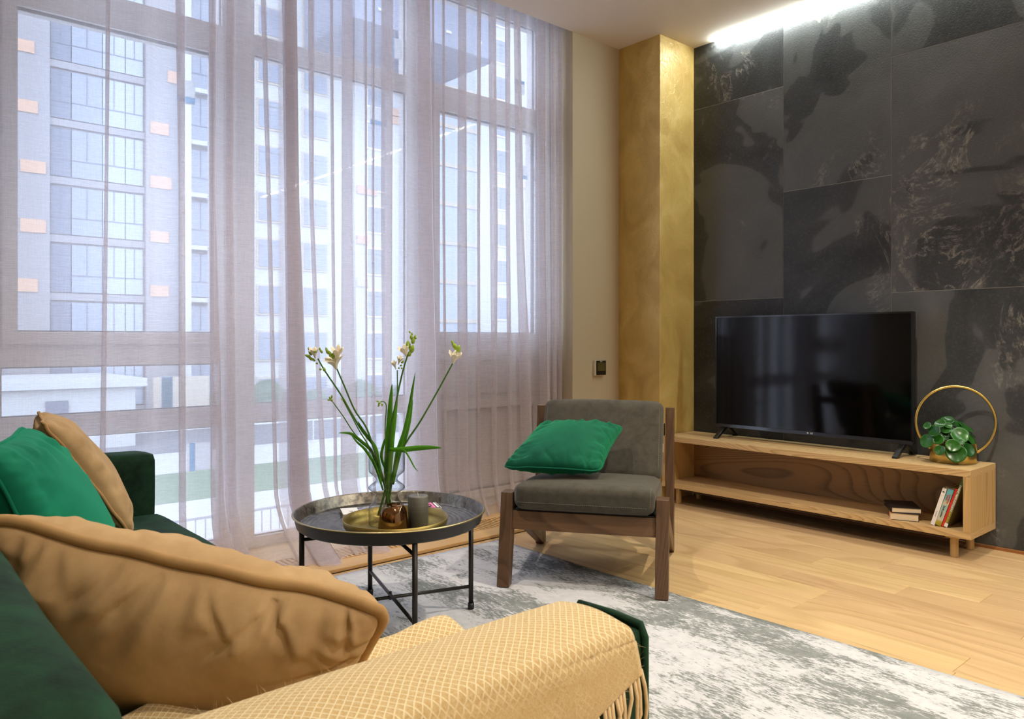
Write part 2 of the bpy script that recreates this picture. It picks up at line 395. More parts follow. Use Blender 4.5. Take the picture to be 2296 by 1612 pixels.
struct(MB().box(-1.5, XT, -3.4, -3.3, 0, CZ).build('wall_back', M['white_wall']), 'white wall behind the viewer')
struct(MB().box(-1.5, .40, 3.56, 3.9, 0, 3.34).build('wall_front', M['white_wall']), 'white wall left of the windows')
wb = struct(MB().box(3.586, 4.046, 3.499, 3.9, 0, 3.34).build('wall_corner', M['beige'], bevel=.003), 'beige painted wall strip between curtain and gold pillar')
gp = struct(MB().box(4.045, XT+.02, 3.145, 3.9, 0, CZ+.02).build('wall_pillar', M['gold'], bevel=.005), 'gold textured plaster pillar in the corner')
# tiled wall
wr = struct(MB().box(XT, XT+.12, -3.4, 3.2, 0, CZ+.02).build('wall_right', M['lit_grout']), 'dark slate tiled wall behind the television')
col = 0; y1 = 3.1435
edges = [3.1435, 2.477, 1.823, 1.169, .515, -.139, -.793, -1.447, -2.101, -2.755, -3.3]
for i in range(len(edges)-1):
    ya, yb = edges[i+1], edges[i]
    zz = [.016, 1.333, 2.653, CZ] if i % 2 == 0 else [.016, .672, 1.992, CZ]
    if i == 1: zz = [.016, .672, 1.992, CZ]
    for j in range(3):
        p = random.uniform(0, .0012)
        MB().box(-.0025-p, 0, ya+.0015-(ya+yb)/2, yb-.0015-(ya+yb)/2, -(zz[j+1]-zz[j])/2+.0015, (zz[j+1]-zz[j])/2-.0015).build('tile', M['slate'], wr, bevel=.001, seg=1, local=True).location = (XT, (ya+yb)/2, (zz[j]+zz[j+1])/2)
struct(MB().box(XT-.014, XT-.001, -3.3, 3.14, 0, .014).build('baseboard_right', plain('brown_strip', rgb(150,98,54), .5)), 'thin brown skirting strip under the slate tiles')
# led strip in its profile
led = thing('led_strip', 'bright white linear light running along the top of the slate wall', 'light', (XT-.02, 0, CZ-.012))
MB().box(XT-.034, XT-.01, -3.3, 2.965, CZ-.004, CZ-.0005).build('profile', M['white_p'], led)
MB().box(XT-.032, XT-.012, -3.3, 2.96, CZ-.016, CZ-.0045).build('diffuser', M['led'], led)
for (x, y, p, s), lb in zip(LAMPS, ['above the coffee table', 'above the open floor before the television unit', 'over the near sofa arm', 'at the near end of the slate wall', 'over the rear left of the room', 'over the rear right of the room']):
    d = thing('downlight', 'round recessed ceiling downlight ' + lb, 'light', (x, y, CZ), 'recessed ceiling downlights')
    MB().lathe((x, y, CZ-.006), [(.055, .006), (.055, 0), (.04, .0), (.04, .006)], 32, False).build('ring', M['white_p'], d, True)
    MB().cyl((x, y, CZ-.003), (x, y, CZ-.001), .038).build('lamp_disc', M['down'], d)

# ------------------------------------------------------------------ windows
def holes_frame(x0, x1, z0, z1, holes, y0, y1):
    m = MB(); xs = sorted({x0, x1, *[h[0] for h in holes], *[h[1] for h in holes]}); zs = sorted({z0, z1, *[h[2] for h in holes], *[h[3] for h in holes]})
    inh = lambda a, b: any(h[0] < a < h[1] and h[2] < b < h[3] for h in holes)
    # vertical runs per column strip
    for i in range(len(xs)-1):
        a = (xs[i]+xs[i+1])/2; st = None
        for j in range(len(zs)-1):
            solid = not inh(a, (zs[j]+zs[j+1])/2)
            if solid and st is None: st = zs[j]
            if not solid and st is not None: m.box(xs[i], xs[i+1], y0, y1, st, zs[j]); st = None
        if st is not None: m.box(xs[i], xs[i+1], y0, y1, st, zs[-1])
    return m
YG = 3.75
def window(name, label, x0, x1, holes, sash=(), z0=.02, z1=3.22, opaque=()):
    r = thing(name, label, None, (x0, YG, z0)); r['kind'] = 'structure'
    holes_frame(x0, x1, z0, z1, holes, YG, YG+.085).build('window_frame', M['upvc'], r)
    for (a, b, c, d) in holes:
        s = (a, b, c, d) in sash
        if s:
            holes_frame(a-.055, b+.055, c-.055, d+.055, [(a, b, c, d)], YG-.018, YG+.03).build('sash', M['upvc'], r, bevel=.004)
        holes_frame(a, b, c, d, [(a+.006, b-.006, c+.006, d-.006)], YG+.020, YG+.028).build('gasket', M['bead'], r)
        if (a, b, c, d) in opaque:
            MB().box(a-.01, b+.01, YG+.03, YG+.05, c-.01, d+.01).build('panel', M['upvc'], r)
        else:
            MB().box(a-.004, b+.004, YG+.032, YG+.036, c-.004, d+.004).build('pane', M['pane'], r)
    return r
A1 = (.542, 1.353, 1.10, 2.456)
w1 = window('window_1', 'left white framed window with two low panes, seen through the sheer curtain', .40, 1.43,
            [A1, (.485, 1.394, 2.604, 3.147), (.485, 1.394, .742, .952), (.485, 1.394, .085, .646)], [A1])
w2 = window('window_2', 'tall fixed middle window with white frame behind the curtain', 1.52, 2.50,
            [(1.556, 2.465, 2.604, 3.147), (1.556, 2.465, .743, 2.507), (1.556, 2.465, .074, .651)])
C1 = (2.691, 3.473, 1.111, 2.452)
w3 = window('door_1', 'white balcony door with glazed top and solid lower panel near the corner', 2.57, 3.60,
            [C1, (2.626, 3.487, 2.607, 3.147), (2.70, 3.465, .13, .64)], [C1, (2.70, 3.465, .13, .64)], opaque=[(2.70, 3.465, .13, .64)])
MB().box(2.66, 3.50, YG-.022, YG-.017, .735, .765).box(2.66, 3.50, YG-.022, YG-.017, .945, .97).build('rail_moulding', M['upvc'], w3, bevel=.002)
hd = MB().box(2.638, 2.664, YG-.035, YG-.018, 1.60, 1.66).box(2.642, 2.660, YG-.055, YG-.04, 1.53, 1.645).build('handle', M['white_p'], w3, bevel=.004)
for a, b in ((1.43, 1.52), (2.50, 2.57)):
    struct(MB().box(a, b, YG-.012, YG+.1, .02, 3.22).build('trim_2' if a < 2 else 'trim_3', M['upvc'], bevel=.004), 'white post between the ' + ('left and middle windows' if a < 2 else 'middle window and balcony door'))
def sticker(r, x, z, w, h, blue, vert=False):
    a, b = blue; Y0, Y1 = YG+.0285, YG+.0315; m = MB()
    if vert: m.box(x, x+w*a, Y0, Y1, z, z+h); m.box(x+w*b, x+w, Y0, Y1, z, z+h)
    else:
        if a > 0: m.box(x, x+w, Y0, Y1, z, z+h*a)
        if b < 1: m.box(x, x+w, Y0, Y1, z+h*b, z+h)
    o = m.build('sticker', M['sticker'], r)
    (MB().box(x+w*a, x+w*b, Y0, Y1, z, z+h) if vert else MB().box(x, x+w, Y0, Y1, z+h*a, z+h*b)).build('blue_band', M['sticker_b'], o)
sticker(w1, 1.19, 2.195, .085, .115, (.05, .30)); sticker(w1, 1.235, .435, .12, .135, (.12, .32), True)
sticker(w2, 2.24, 2.29, .105, .10, (.02, .25)); sticker(w2, 2.375, 2.70, .075, .115, (.05, .3), True); sticker(w2, 2.24, .44, .11, .09, (.1, .35), True)
sticker(w3, 3.33, 2.70, .085, .09, (.75, 1)); sticker(w3, 3.36, 2.14, .085, .09, (.0, .25))

# raised sill with convector grille
sill = tag(MB().box(.2, 4.044, 3.158, 3.284, 0, .020).build('sill_board', M['oak_x'], bevel=.005, seg=3), 'oak nosing board along the window, before the slatted floor grille', 'sill')
inner = struct(MB().box(.2, 3.585, 3.462, 3.8, 0, .019).build('trim_4', M['oak_x']), 'oak board under the curtain behind the floor grille')
gr = thing('floor_grille', 'slatted oak convector grille set in the floor under the curtain', 'grille', (.45, 3.285, 0))
MB().box(.45, 3.58, 3.286, 3.460, 0, .002).build('trough', M['black_matt'], gr)
MB().box(.45, 3.58, 3.2855, 3.290, .001, .021).box(.45, 3.58, 3.457, 3.4615, .001, .021).build('edge_bar', M['slat'], gr)
for yy in (3.318, 3.373, 3.43): MB().cyl((.45, yy, .011), (3.58, yy, .011), .0032, n=8).build('rod', M['white_p'], gr)
slat0 = None
for i in range(120):
    xx = .455+i*.026
    if slat0 is None:
        slat0 = MB().box(-.0055, .0055, 0, .166, .003, .020).build('slat', M['slat'], gr, local=True)
        slat0.location = (xx-.45, .005, 0)
    else: copy_obj(slat0, gr, (xx-.45, .005, 0))

# ------------------------------------------------------------------ curtains
def curtain(name, label, xa, xb, folds, y0, puddle, seed, bumps=()):
    rng = random.Random(seed); zt, zb = 3.20, .024; NZ = 56
    # smooth stretches between folds get gentle ripples
    phase = rng.uniform(0, 6); rows = []
    for iz in range(NZ+1):
        t = iz/NZ; z = zt+(zb-zt)*t
        tt = t**1.0
        def L(a, m, b): return a+(m-a)*min(1, tt*2.2) if tt*2.2 < 1 else m+(b-m)*((tt*2.2-1)/1.2)
        pts = []; cur = xa
        F = [(L(f[0], f[2], f[4]), L(f[1], f[3], f[5])) for f in folds]
        def ripple(x):
            r = .012*math.sin(x*17+phase+t*.6)+.007*math.sin(x*41+phase*2-t*.8)
            for (bx, bw, ba) in bumps: r -= ba*math.exp(-((x-bx)/bw)**2)*(1-.35*t)
            return r
        pr = []
        for (l, r) in F+[(xb, None)]:
            end = l if r is not None else xb
            n = 9
            for i in range(n):
                s = i/n; pr.append((cur+(end-cur)*s, ripple(cur+(end-cur)*s)))
            if r is None: pr.append((xb, ripple(xb))); break
            wd = r-l; bas = ripple(l); b2 = ripple(r); d = .010+min(.02, wd*.35)
            # S-fold: forward to r, back to l, forward again
            pr += [(l, bas), (l+wd*.3, bas-.2*d), (l+wd*.7, bas-.55*d), (r-wd*.02, bas-.9*d), (r+.0015, bas-1.15*d), (r-wd*.05, bas-1.4*d),
                   (l+wd*.55, bas-1.1*d), (l+wd*.06, bas-.75*d), (l-.0015, bas-.95*d), (l+wd*.05, bas-1.5*d), (l+wd*.5, bas-1.9*d), (r-wd*.1, b2-1.7*d), (r+wd*.15, b2-.9*d)]
            cur = r+max(.004, wd*.35)
        row = []
        for x, y in pr:
            low = max(0, 1-(z-.02)/.34); y_ = y0+y-puddle(x)*low**2.2
            # hem waviness
            zz = z
            if z < .12: y_ += .02*math.sin(x*23+seed)*max(0, 1-z/.12)
            row.append((min(x, 3.580), y_, zz))
        rows.append(row)
    # hem strip lying on the floor
    last = rows[-1]
    rows.append([(x, y-.012-.01*math.sin(x*19), .0235) for x, y, z in last])
    o = MB().grid(rows).build(name, M['sheer'], None, True)
    return tag(o, label, 'curtain', 'sheer mauve curtains')
FOL1 = [(0.8373,0.8545,0.8287,0.839,0.7998,0.8219),(1.1054,1.1497,1.1304,1.1536,1.1304,1.1575),(1.2548,1.2853,1.2588,1.2812,1.2629,1.3244),(1.3348,1.3747,1.3348,1.3683,1.3452,1.3874),(1.5022,1.5245,1.5424,1.5559,1.5785,1.5922),(1.6128,1.6700,1.6313,1.6890,1.6522,1.7500)]
FOL2 = [(1.6151,1.6662,1.6336,1.685,1.6545,1.7471),(1.7616,1.7957,1.7786,1.7981,1.8676,1.8878),(1.8928,1.903,1.8979,1.9106,1.9157,1.9285),(1.9568,2.0143,1.9517,2.009,1.9414,2.0355),(2.0944,2.1025,2.0971,2.1053,2.1053,2.1134),(2.149,2.1573,2.1463,2.1545,2.1545,2.1656),(2.1934,2.2612,2.1906,2.2555,2.2074,2.2498),(2.4071,2.4888,2.4191,2.5133,2.4401,2.5631),(2.5381,2.5475,2.5412,2.5506,2.5756,2.5851),(2.6136,2.6231,2.6167,2.6263,2.6295,2.6391),(2.7169,2.7564,2.7005,2.7564,2.6972,2.7697),(2.8574,2.8848,2.8642,2.8813,2.8813,2.8951),(2.9438,2.9931,2.9578,3.0073,2.986,3.0038),(3.0757,3.1012,3.083,3.1012,3.1012,3.1196),(3.1306,3.1751,3.1491,3.2051,3.2278,3.3121),(3.351,3.4102,3.3667,3.4142,3.3864,3.4382),(3.4664,3.4947,3.4745,3.5029,3.4866,3.5151),(3.5274,3.5563,3.5357,3.5563,3.5439,3.5604)]
WIN = lambda x: 1/(1+math.exp(-(x-1.30)/.05))/(1+math.exp((x-2.10)/.03))
def pud1(x): return .03+.27*WIN(x)
def pud2(x): return .05+.27*WIN(x)+.03*math.exp(-((x-2.9)/.4)**2)
curtain('sheer_curtain', 'left sheer mauve curtain from the sofa to the dark overlapped hem', .41, 1.676, FOL1, 3.575, pud1, 3, [(.735,.045,.035),(.99,.05,.03),(1.43,.05,.02)])
curtain('sheer_curtain', 'right sheer mauve curtain hanging behind the coffee table and armchair', 1.612, 3.579, FOL2, 3.605, pud2, 8, [(2.33,.04,.02),(3.25,.03,.02)])
struct(MB().box(.42, 3.58, 3.54, 3.63, 3.2, 3.22).build('trim_5', M['white_p']), 'white curtain track in the ceiling niche')

# ------------------------------------------------------------------ outside
GZ = -3.5
M['o_white'] = plain('white_facade', rgb(178,181,184), .8, vary=.04)
M['o_grey'] = plain('grey_facade', rgb(136,136,142), .8, vary=.05)
M['o_dark'] = plain('dark_facade', rgb(102,110,128), .7, vary=.08)
M['o_glass'] = plain('facade_glass', rgb(118,130,150), .25, spec=.8)
M['o_glass2'] = plain('facade_glass_light', rgb(146,158,174), .25, spec=.8)
M['o_orange'] = plain('orange_cladding', rgb(186,152,130), .8, vary=.1)
M['o_panel'] = plain('pale_cladding', rgb(178,170,158), .8, vary=.05)
M['o_road'] = plain('asphalt', rgb(100,104,112), .9, vary=.06)
M['o_pave'] = plain('pale_paving', rgb(172,174,176), .9, vary=.05)
M['o_grass'] = plain('outdoor_grass', rgb(92,114,88), .95, vary=.12)
M['o_bush'] = plain('bush_leaves', rgb(72,98,80), .9, vary=.3)
def ground(name, label, y0, y1, mat, z=GZ): tag(MB().box(-25, 75, y0, y1, z-.2, z).build(name, mat), label, 'ground', kind='structure')
ground('outdoor_paving', 'pale paving outside below the windows', 4.6, 22.5, M['o_pave'])
ground('outdoor_lawn', 'strip of green lawn beyond the paving outside', 22.5, 27.5, M['o_grass'], GZ+.01)
ground('outdoor_footpath', 'white footpath between lawn and street outside', 27.5, 32.5, M['o_pave'], GZ+.02)
ground('outdoor_road', 'grey street outside running along the white building', 32.5, 40.5, M['o_road'])
ground('outdoor_verge', 'pale strip of ground at the foot of the buildings', 40.5, 75, M['o_pave'], GZ+.02)
YB = 44
wbld = thing('street_office_building', 'white building with rows of grey windows across the street', 'building', (14.6, YB, GZ))
MB().box(17.6, 60, YB+.25, YB+14, GZ, 34).build('wall', M['o_white'], wbld)
MB().box(17.6, 60, YB+.05, YB+.25, GZ, GZ+1.6).build('plinth', M['o_grey'], wbld)
cols = [(18.6, 19.95, 0), (21.5, 23.0, 0), (26.0, 27.3, 1), (36.8, 38.15, 1), (40.6, 42, 1), (44.4, 45.8, 1)]
for (a, b, fr) in cols:
    for r in range(-4, 9):
        zt_ = 9.93+2.78*r
        if zt_-1.62 < GZ+.3: continue
        f = MB().box(a-.12, b+.12, YB+.17, YB+.26, zt_-1.74, zt_+.1).build('window_surround', M['o_panel'] if not fr else M['white_p'], wbld)
        g = MB().box(a, b, YB+.12, YB+.18, zt_-1.62, zt_).build('window', M['o_glass'], wbld)
        MB().box((a+b)/2-.03, (a+b)/2+.03, YB+.1, YB+.121, zt_-1.62, zt_).box(a, b, YB+.1, YB+.121, zt_-.35, zt_-.30).build('mullion', M['o_grey'], g)
for r in range(-1, 11):
    g = MB().box(31.5, 35.1, YB+.1, YB+.24, GZ+.6+2.78*(r+1), GZ+3.1+2.78*(r+1)).build('bay_glazing', M['o_glass2'], wbld)
    MB().box(31.4, 35.2, YB, YB+.25, GZ+3.1+2.78*(r+1), GZ+3.38+2.78*(r+1)).build('bay_ledge', M['o_panel'], wbld)
random.seed(5)
for r in range(-3, 8):
    for c in (0, 1, 2):
        if random.random() < .45:
            x_ = random.choice([24.1, 25.2, 27.9, 29.2, 35.6, 39.2]); z_ = 9.93+2.78*r-2.5+random.choice([0, .5])
            MB().box(x_, x_+random.choice([.9, 1.5]), YB+.14, YB+.26, z_, z_+.55).build('cladding_panel', random.choice([M['o_orange'], M['o_panel'], M['o_panel']]), wbld)
# projecting dark upper block and its soffit
ov = thing('street_overhang', 'dark overhanging upper storeys high above the street', 'building', (24, 38, 17))
MB().box(21.4, 31.8, 38, 43.9, 19.2, 34).build('block', M['o_dark'], ov)
for q in range(4): MB().box(23+q*2.4, 23.4+q*2.4, 37.9, 38, 20.0, 20.15).build('light_slot', M['o_white'], ov)
# left tower
tw = thing('street_tower', 'grey tower with glass loggias and orange blocks across the street', 'building', (5, YB, GZ))
MB().box(-30, 17.55, YB+.5, YB+16, GZ, 36).build('wall', M['o_grey'], tw)
for a, b in ((5.5, 7.78), (12.3, 14.0)): MB().box(a, b, YB+.1, YB+.5, GZ, 36).build('pier', M['o_grey'], tw)
MB().box(14.06, 14.54, YB-.3, YB+.5, GZ, 36).build('fin', M['o_white'], tw)
MB().box(5.0, 5.42, YB-.3, YB+.5, GZ, 36).build('fin', M['o_white'], tw)
for r in range(-1, 11):
    z_ = .2+2.95*r
    MB().box(7.8, 12.28, YB+.3, YB+.5, z_, z_+.35).build('slab_edge', M['o_grey'], tw)
    for a, b, mt in ((7.85, 8.75, 'o_dark'), (8.8, 10.2, 'o_glass'), (10.25, 11.3, 'o_glass2'), (11.35, 12.2, 'o_glass2'), (14.65, 15.9, 'o_glass'), (16.0, 17.4, 'o_glass2')):
        g = MB().box(a, b, YB+.36, YB+.49, z_+.42, z_+2.85).build('glazing', M[mt], tw)
        MB().box(a, b, YB+.33, YB+.36, z_+1.25, z_+1.3).box((a+b)/2-.02, (a+b)/2+.02, YB+.33, YB+.36, z_+1.3, z_+2.85).build('glazing_bar', M['o_dark'], g)
    for a in (5.6, 12.5):
        x_ = a+random.choice([0, .55, .9]); MB().box(x_, x_+random.choice([.95, 1.1]), YB+.04, YB+.1, z_+.35, z_+random.choice([.95, 1.0])).build('orange_block', M['o_orange'], tw)
    MB().box(14.6, 17.5, YB-.1, YB+.45, z_+.1, z_+.35).build('balcony_slab', M['o_white'], tw)
an = thing('low_annex', 'low white annex with a blue and white board at street level', 'building', (5, 30, GZ))
MB().box(2, 9.6, 36.0, 43, GZ, -.9).build('wall', M['o_white'], an)
MB().box(1.8, 10.0, 35.7, 43.2, -.9, -.55).build('roof_edge', M['o_white'], an)
MB().box(6.2, 7.0, 35.9, 36.0, GZ, -1.4).build('doorway', M['o_dark'], an)
MB().box(11.3, 14.0, 39.4, 39.5, -2.4, -.7).build('board', M['o_panel'], an)
MB().box(11.7, 12.2, 39.37, 39.4, -2.4, -.7).build('board_stripe', M['sticker_b'], an)
fn = thing('street_railing', 'thin white railing along the kerb of the street outside', 'railing', (0, 32.2, GZ))
MB().box(-10, 60, 32.2, 32.24, GZ+.95, GZ+1.03).build('rail', M['o_white'], fn)
for i in range(24): MB().box(-10+i*2.9, -9.95+i*2.9, 32.2, 32.24, GZ, GZ+.95).build('post', M['o_white'], fn)
fn = thing('paving_fence', 'low grey picket fence on the paving below the window', 'fence', (0, 16, GZ))
MB().box(-4, 16, 16, 16.03, GZ+.9, GZ+.95).box(-4, 16, 16, 16.03, GZ+.1, GZ+.15).build('rail', M['o_grey'], fn)
for i in range(100): MB().box(-4+i*.2, -3.98+i*.2, 16, 16.02, GZ, GZ+.9).build('picket', M['o_grey'], fn)
random.seed(9)
for i, (x_, s_) in enumerate([(15.5, 1.0), (18.2, 1.25), (21.0, .95), (24.2, 1.2), (27.5, 1.0), (30.8, 1.3), (34.5, 1.1)]):
    m = MB()
    bm = bmesh.new(); bmesh.ops.create_icosphere(bm, subdivisions=4, radius=1)
    for v in bm.verts:
        n_ = noise.fractal(v.co*2.2+Vector((i*5, 0, 0)), 1, 2, 4); v.co *= 1+.28*n_
    m.add([(x_+v.co.x*.98*s_, 42.0+v.co.y*.9, GZ+.8*s_+v.co.z*.95*s_) for v in bm.verts], [tuple(q.index for q in f.verts) for f in bm.faces]); bm.free()
    tag(m.build('bush', M['o_bush'], None, True), ['leftmost', 'second', 'third', 'fourth', 'fifth', 'sixth', 'rightmost'][i]+' of the seven grey green bushes at the foot of the white building', 'bush', 'bushes along the street')

# ------------------------------------------------------------------ rug
rg = MB()
RX0, RX1, RY0, RY1 = .55, 2.615, .02, 3.10
n1, n2 = 40, 60
rows = [[(RX0+(RX1-RX0)*(j/n1)+.012*math.sin(RY0+(RY1-RY0)*i/n2*2.1)*(j/n1), RY0+(RY1-RY0)*i/n2+.006*math.sin(j*.3), .0085+.0012*noise.noise(Vector((j*.7, i*.7, 0)))) for j in range(n1+1)] for i in range(n2+1)]
rg.grid(rows)
N_ = len(rg.v); base = [(x, y, .0005) for (x, y, z) in rg.v]; rg.v += base
ring = [j for j in range(n1+1)]+[i*(n1+1)+n1 for i in range(1, n2+1)]+[n2*(n1+1)+j for j in range(n1-1, -1, -1)]+[i*(n1+1) for i in range(n2-1, 0, -1)]
for a, b in zip(ring, ring[1:]+ring[:1]): rg.f.append((a, a+N_, b+N_, b))
rug = tag(rg.build('area_rug', M['rug'], None, True), 'large distressed grey and white rug under table and armchair', 'rug')

# ------------------------------------------------------------------ tv unit
TU = thing('tv_unit', 'low open ash wood television bench on short round legs', 'tv unit', (4.23, 2.2, 0))
UX0, UX1, UY0, UY1 = 4.05, 4.405, 1.304, 3.135
ZB, ZTOP = .108, .442; th = .034
MB().box(UX0, UX1, UY0, UY1, ZTOP-th, ZTOP).build('top_board', M['ash'], TU, bevel=.0015)
MB().box(UX0, UX1, UY0, UY1, ZB, ZB+th).build('bottom_board', M['ash'], TU, bevel=.0015)
MB().box(UX0, UX1, UY0, UY0+.034, ZB+th, ZTOP-th).build('side_panel', M['ash_z'], TU, bevel=.001)
MB().box(UX0, UX1, UY1-.034, UY1, ZB+th, ZTOP-th).build('side_panel', M['ash_z'], TU, bevel=.001)
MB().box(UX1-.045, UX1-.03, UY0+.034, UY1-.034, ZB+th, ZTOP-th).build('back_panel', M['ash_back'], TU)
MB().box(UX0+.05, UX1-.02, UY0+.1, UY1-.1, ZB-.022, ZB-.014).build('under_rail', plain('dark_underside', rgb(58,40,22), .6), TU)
for a in (4.112, 4.33):
    for b in (1.397, 3.045):
        MB().box(a-.03, a+.03, b-.03, b+.03, ZB-.012, ZB).build('leg_plate', M['ash_z'], TU)
        MB().cyl((a, b, 0), (a, b, ZB-.01), .0185, n=24).build('leg', M['ash_z'], TU, bevel=.002)

# ------------------------------------------------------------------ television
TX = 4.275
TV = thing('television', 'flat black television standing on splayed feet on the ash bench', 'television', (TX, 2.26, ZTOP))
ya, yb, za, zb_ = 1.650, 2.872, .507, 1.220
MB().box(TX, TX+.03, ya, yb, za, zb_).build('housing', M['black_matt'], TV, bevel=.004)
MB().box(TX+.03, TX+.06, ya+.2, yb-.2, za+.05, za+.4).build('rear_box', M['black_matt'], TV, bevel=.01)
bz = .011
holes_frame(ya, yb, za, zb_, [(ya+bz, yb-bz, za+.022, zb_-bz)], -1, 1)
m = MB()
for (a, b, c, d) in ((ya, yb, zb_-bz, zb_), (ya, ya+bz, za+.022, zb_-bz), (yb-bz, yb, za+.022, zb_-bz)): m.box(TX-.006, TX, a, b, c, d)
m.build('bezel', M['bezel'], TV, bevel=.0015)
MB().prism([(TX-.012, ya, za+.002), (TX, ya, za+.022), (TX+.002, ya, za), (TX-.006, ya, za-.002)], (0, yb-ya, 0)).build('bottom_bezel', M['bezel'], TV, bevel=.001, fix=True)
MB().box(TX-.0015, TX, ya+bz, yb-bz, za+.022, zb_-bz).build('screen', M['screen'], TV)
nrm = Vector((-.020, 0, .012)).normalized()
Mt = frame((TX-.0075, 2.215, za+.0125), (0, -1, 0), (.012, 0, .020))
text('logo_text', 'LG', .014, M['white_ink'], TV, Mt, .0003)
MB().cyl((TX-.0068, 2.238, za+.0125), (TX-.0082, 2.238, za+.0118), .0055, n=20).build('logo_disc', M['white_ink'], TV)
for yc in (2.80, 1.70):
    for sx, xe in ((-1, 4.165), (1, 4.396)):
        x0 = TX+.012+sx*.012; f = MB()
        dy = .0
        f.prism([(x0-.02, yc-.014, za+.004), (x0+.02, yc-.014, za+.004), (xe+ (.008 if sx>0 else .022), yc-.014, ZTOP+.004), (xe+(.008 if sx>0 else .022), yc-.014, ZTOP), (xe-(.022 if sx>0 else .008), yc-.014, ZTOP), (xe-(.022 if sx>0 else .008), yc-.014, ZTOP+.008)], (0, .028, 0))
        f.build('foot', M['black'], TV, bevel=.004, fix=True)

# ------------------------------------------------------------------ thermostat
th_ = thing('thermostat', 'small black and white square thermostat on the beige wall', 'thermostat', (3.83, 3.498, .88))
MB().box(3.782, 3.882, 3.474, 3.4985, .830, .932).build('housing', M['white_p'], th_, bevel=.003)
MB().box(3.785, 3.881, 3.4715, 3.474, .833, .930).build('front_plate', M['black'], th_, bevel=.001)
MB().box(3.794, 3.872, 3.4705, 3.4716, .860, .917).build('display', M['lcd'], th_)
text('logo_text', '\u2022beok', .010, M['white_ink'], th_, frame((3.832, 3.4712, .9235), (1, 0, 0), (0, 0, 1)), .0002)
for i in range(5): MB().box(3.798+i*.0155, 3.802+i*.0155, 3.4708, 3.4716, .8455, .8485).build('touch_key', plain('key_grey', rgb(110,110,100), .6), th_)

# ------------------------------------------------------------------ books in the unit
ZS = ZB+th
def lean_book(name, label, x0, dx, y_foot, thick, hgt, ang, cover, spine=None, page=True):
    # spine faces -x; book leans towards -y (its top goes to smaller y)
    c, s = math.cos(ang), math.sin(ang)
    up = Vector((0, -s, c)); wd = Vector((0, -c, -s))   # thickness direction, towards -y and down
    o = Vector((x0, y_foot, ZS+thick*s+.0006))
    r = thing(name, label, 'book', (x0, y_foot, ZS), 'books standing in the television bench')
    ex = Vector((dx, 0, 0)); ct = .0016
    def slab(a, b, h0, h1, e0, e1):
        p = []
        for hh in (h0, h1):
            for (q, e) in ((a, e0), (a, e1), (b, e1), (b, e0)): p.append(o+wd*q+ex*e+up*hh)
        return p
    MB().hexa(slab(0, ct, 0, hgt, 0, 1)).hexa(slab(thick-ct, thick, 0, hgt, 0, 1)).hexa(slab(ct, thick-ct, 0, hgt, 0, .012)).build('cover', cover, r, fix=True)
    MB().hexa(slab(ct, thick-ct, .003, hgt-.003, .014, .98)).build('pages', M['paper'], r, fix=True)
    fr = lambda h, q=.5: frame(o+wd*(thick*q)+up*h+Vector((-.0006, 0, 0)), -up, -wd)
    return r, fr, slab
ang = math.radians(16)
def coverm(name, stops, axis=2, sc=1):
    t = NT(name); v = t.co((1,1,1)); sp = t.n('ShaderNodeSeparateXYZ'); t.l(v, sp.inputs[0])
    n_ = t.noise(v, 25, 4, .6, .5); f = t.math('ADD', t.math('MULTIPLY', sp.outputs[axis], sc), t.math('MULTIPLY', t.math('SUBTRACT', n_, .5), .18))
    return t.set(t.ramp(f, stops), .35)
r, fr, sl = lean_book('book', 'white spined book leaning at the left of the four standing books', 4.085, .17, 1.497, .019, .198, math.radians(17), M['white_card'])
text('spine_text', 'K', .013, M['ink'], r, fr(.178), bold=.0004)
text('spine_text', 'SCHOOL', .0075, plain('faint_grey_ink', rgb(176,170,170), .6), r, fr(.06))
cm = coverm('sky_cover', [(0, rgb(150,140,40)), (.13, rgb(178,160,60)), (.17, rgb(198,196,178)), (.5, rgb(150,186,184)), (.62, rgb(206,196,166)), (.75, rgb(110,176,182)), (1, rgb(96,178,190))], 2, 5.2)
r, fr, sl = lean_book('book', 'thick pale blue novel with red spine lettering, second of the standing books', 4.085, .13, 1.4755, .0265, .196, math.radians(18), cm)
text('spine_text', 'Susan', .0125, M['red'], r, fr(.150, .3)); text('spine_text', 'Mansfield', .0125, M['red'], r, fr(.146, .68)); text('spine_text', 'Jamie Nation', .012, M['ink'], r, fr(.075, .4))
r, fr, sl = lean_book('book', 'thin plain red book between the blue novel and the garden book', 4.085, .16, 1.4465, .0095, .205, math.radians(18.2), M['red'])
gm = coverm('garden_cover', [(0, rgb(92,80,40)), (.3, rgb(128,116,70)), (.42, rgb(112,104,84)), (.6, rgb(132,120,72)), (.8, rgb(104,116,44)), (.84, rgb(52,82,30)), (1, rgb(64,100,40))], 2, 4.0)
r, fr, sl = lean_book('book', 'tall green garden book leaning on the end panel, white lettering on its spine', 4.083, .21, 1.436, .0145, .262, math.radians(18.4), gm)
text('spine_text', 'LANDSCAPING SOLUTIONS', .0115, M['white_ink'], r, fr(.155, .5), bold=.0004)
text('spine_text', 'FOR SMALL SPACES', .0085, plain('yellow_ink', rgb(206,190,50), .6), r, fr(.062, .5), bold=.0003)
MB().hexa(sl(.001, .0165, .002, .022, -.0035, -.0005)).build('spine_logo', M['white_card'], r, fix=True)
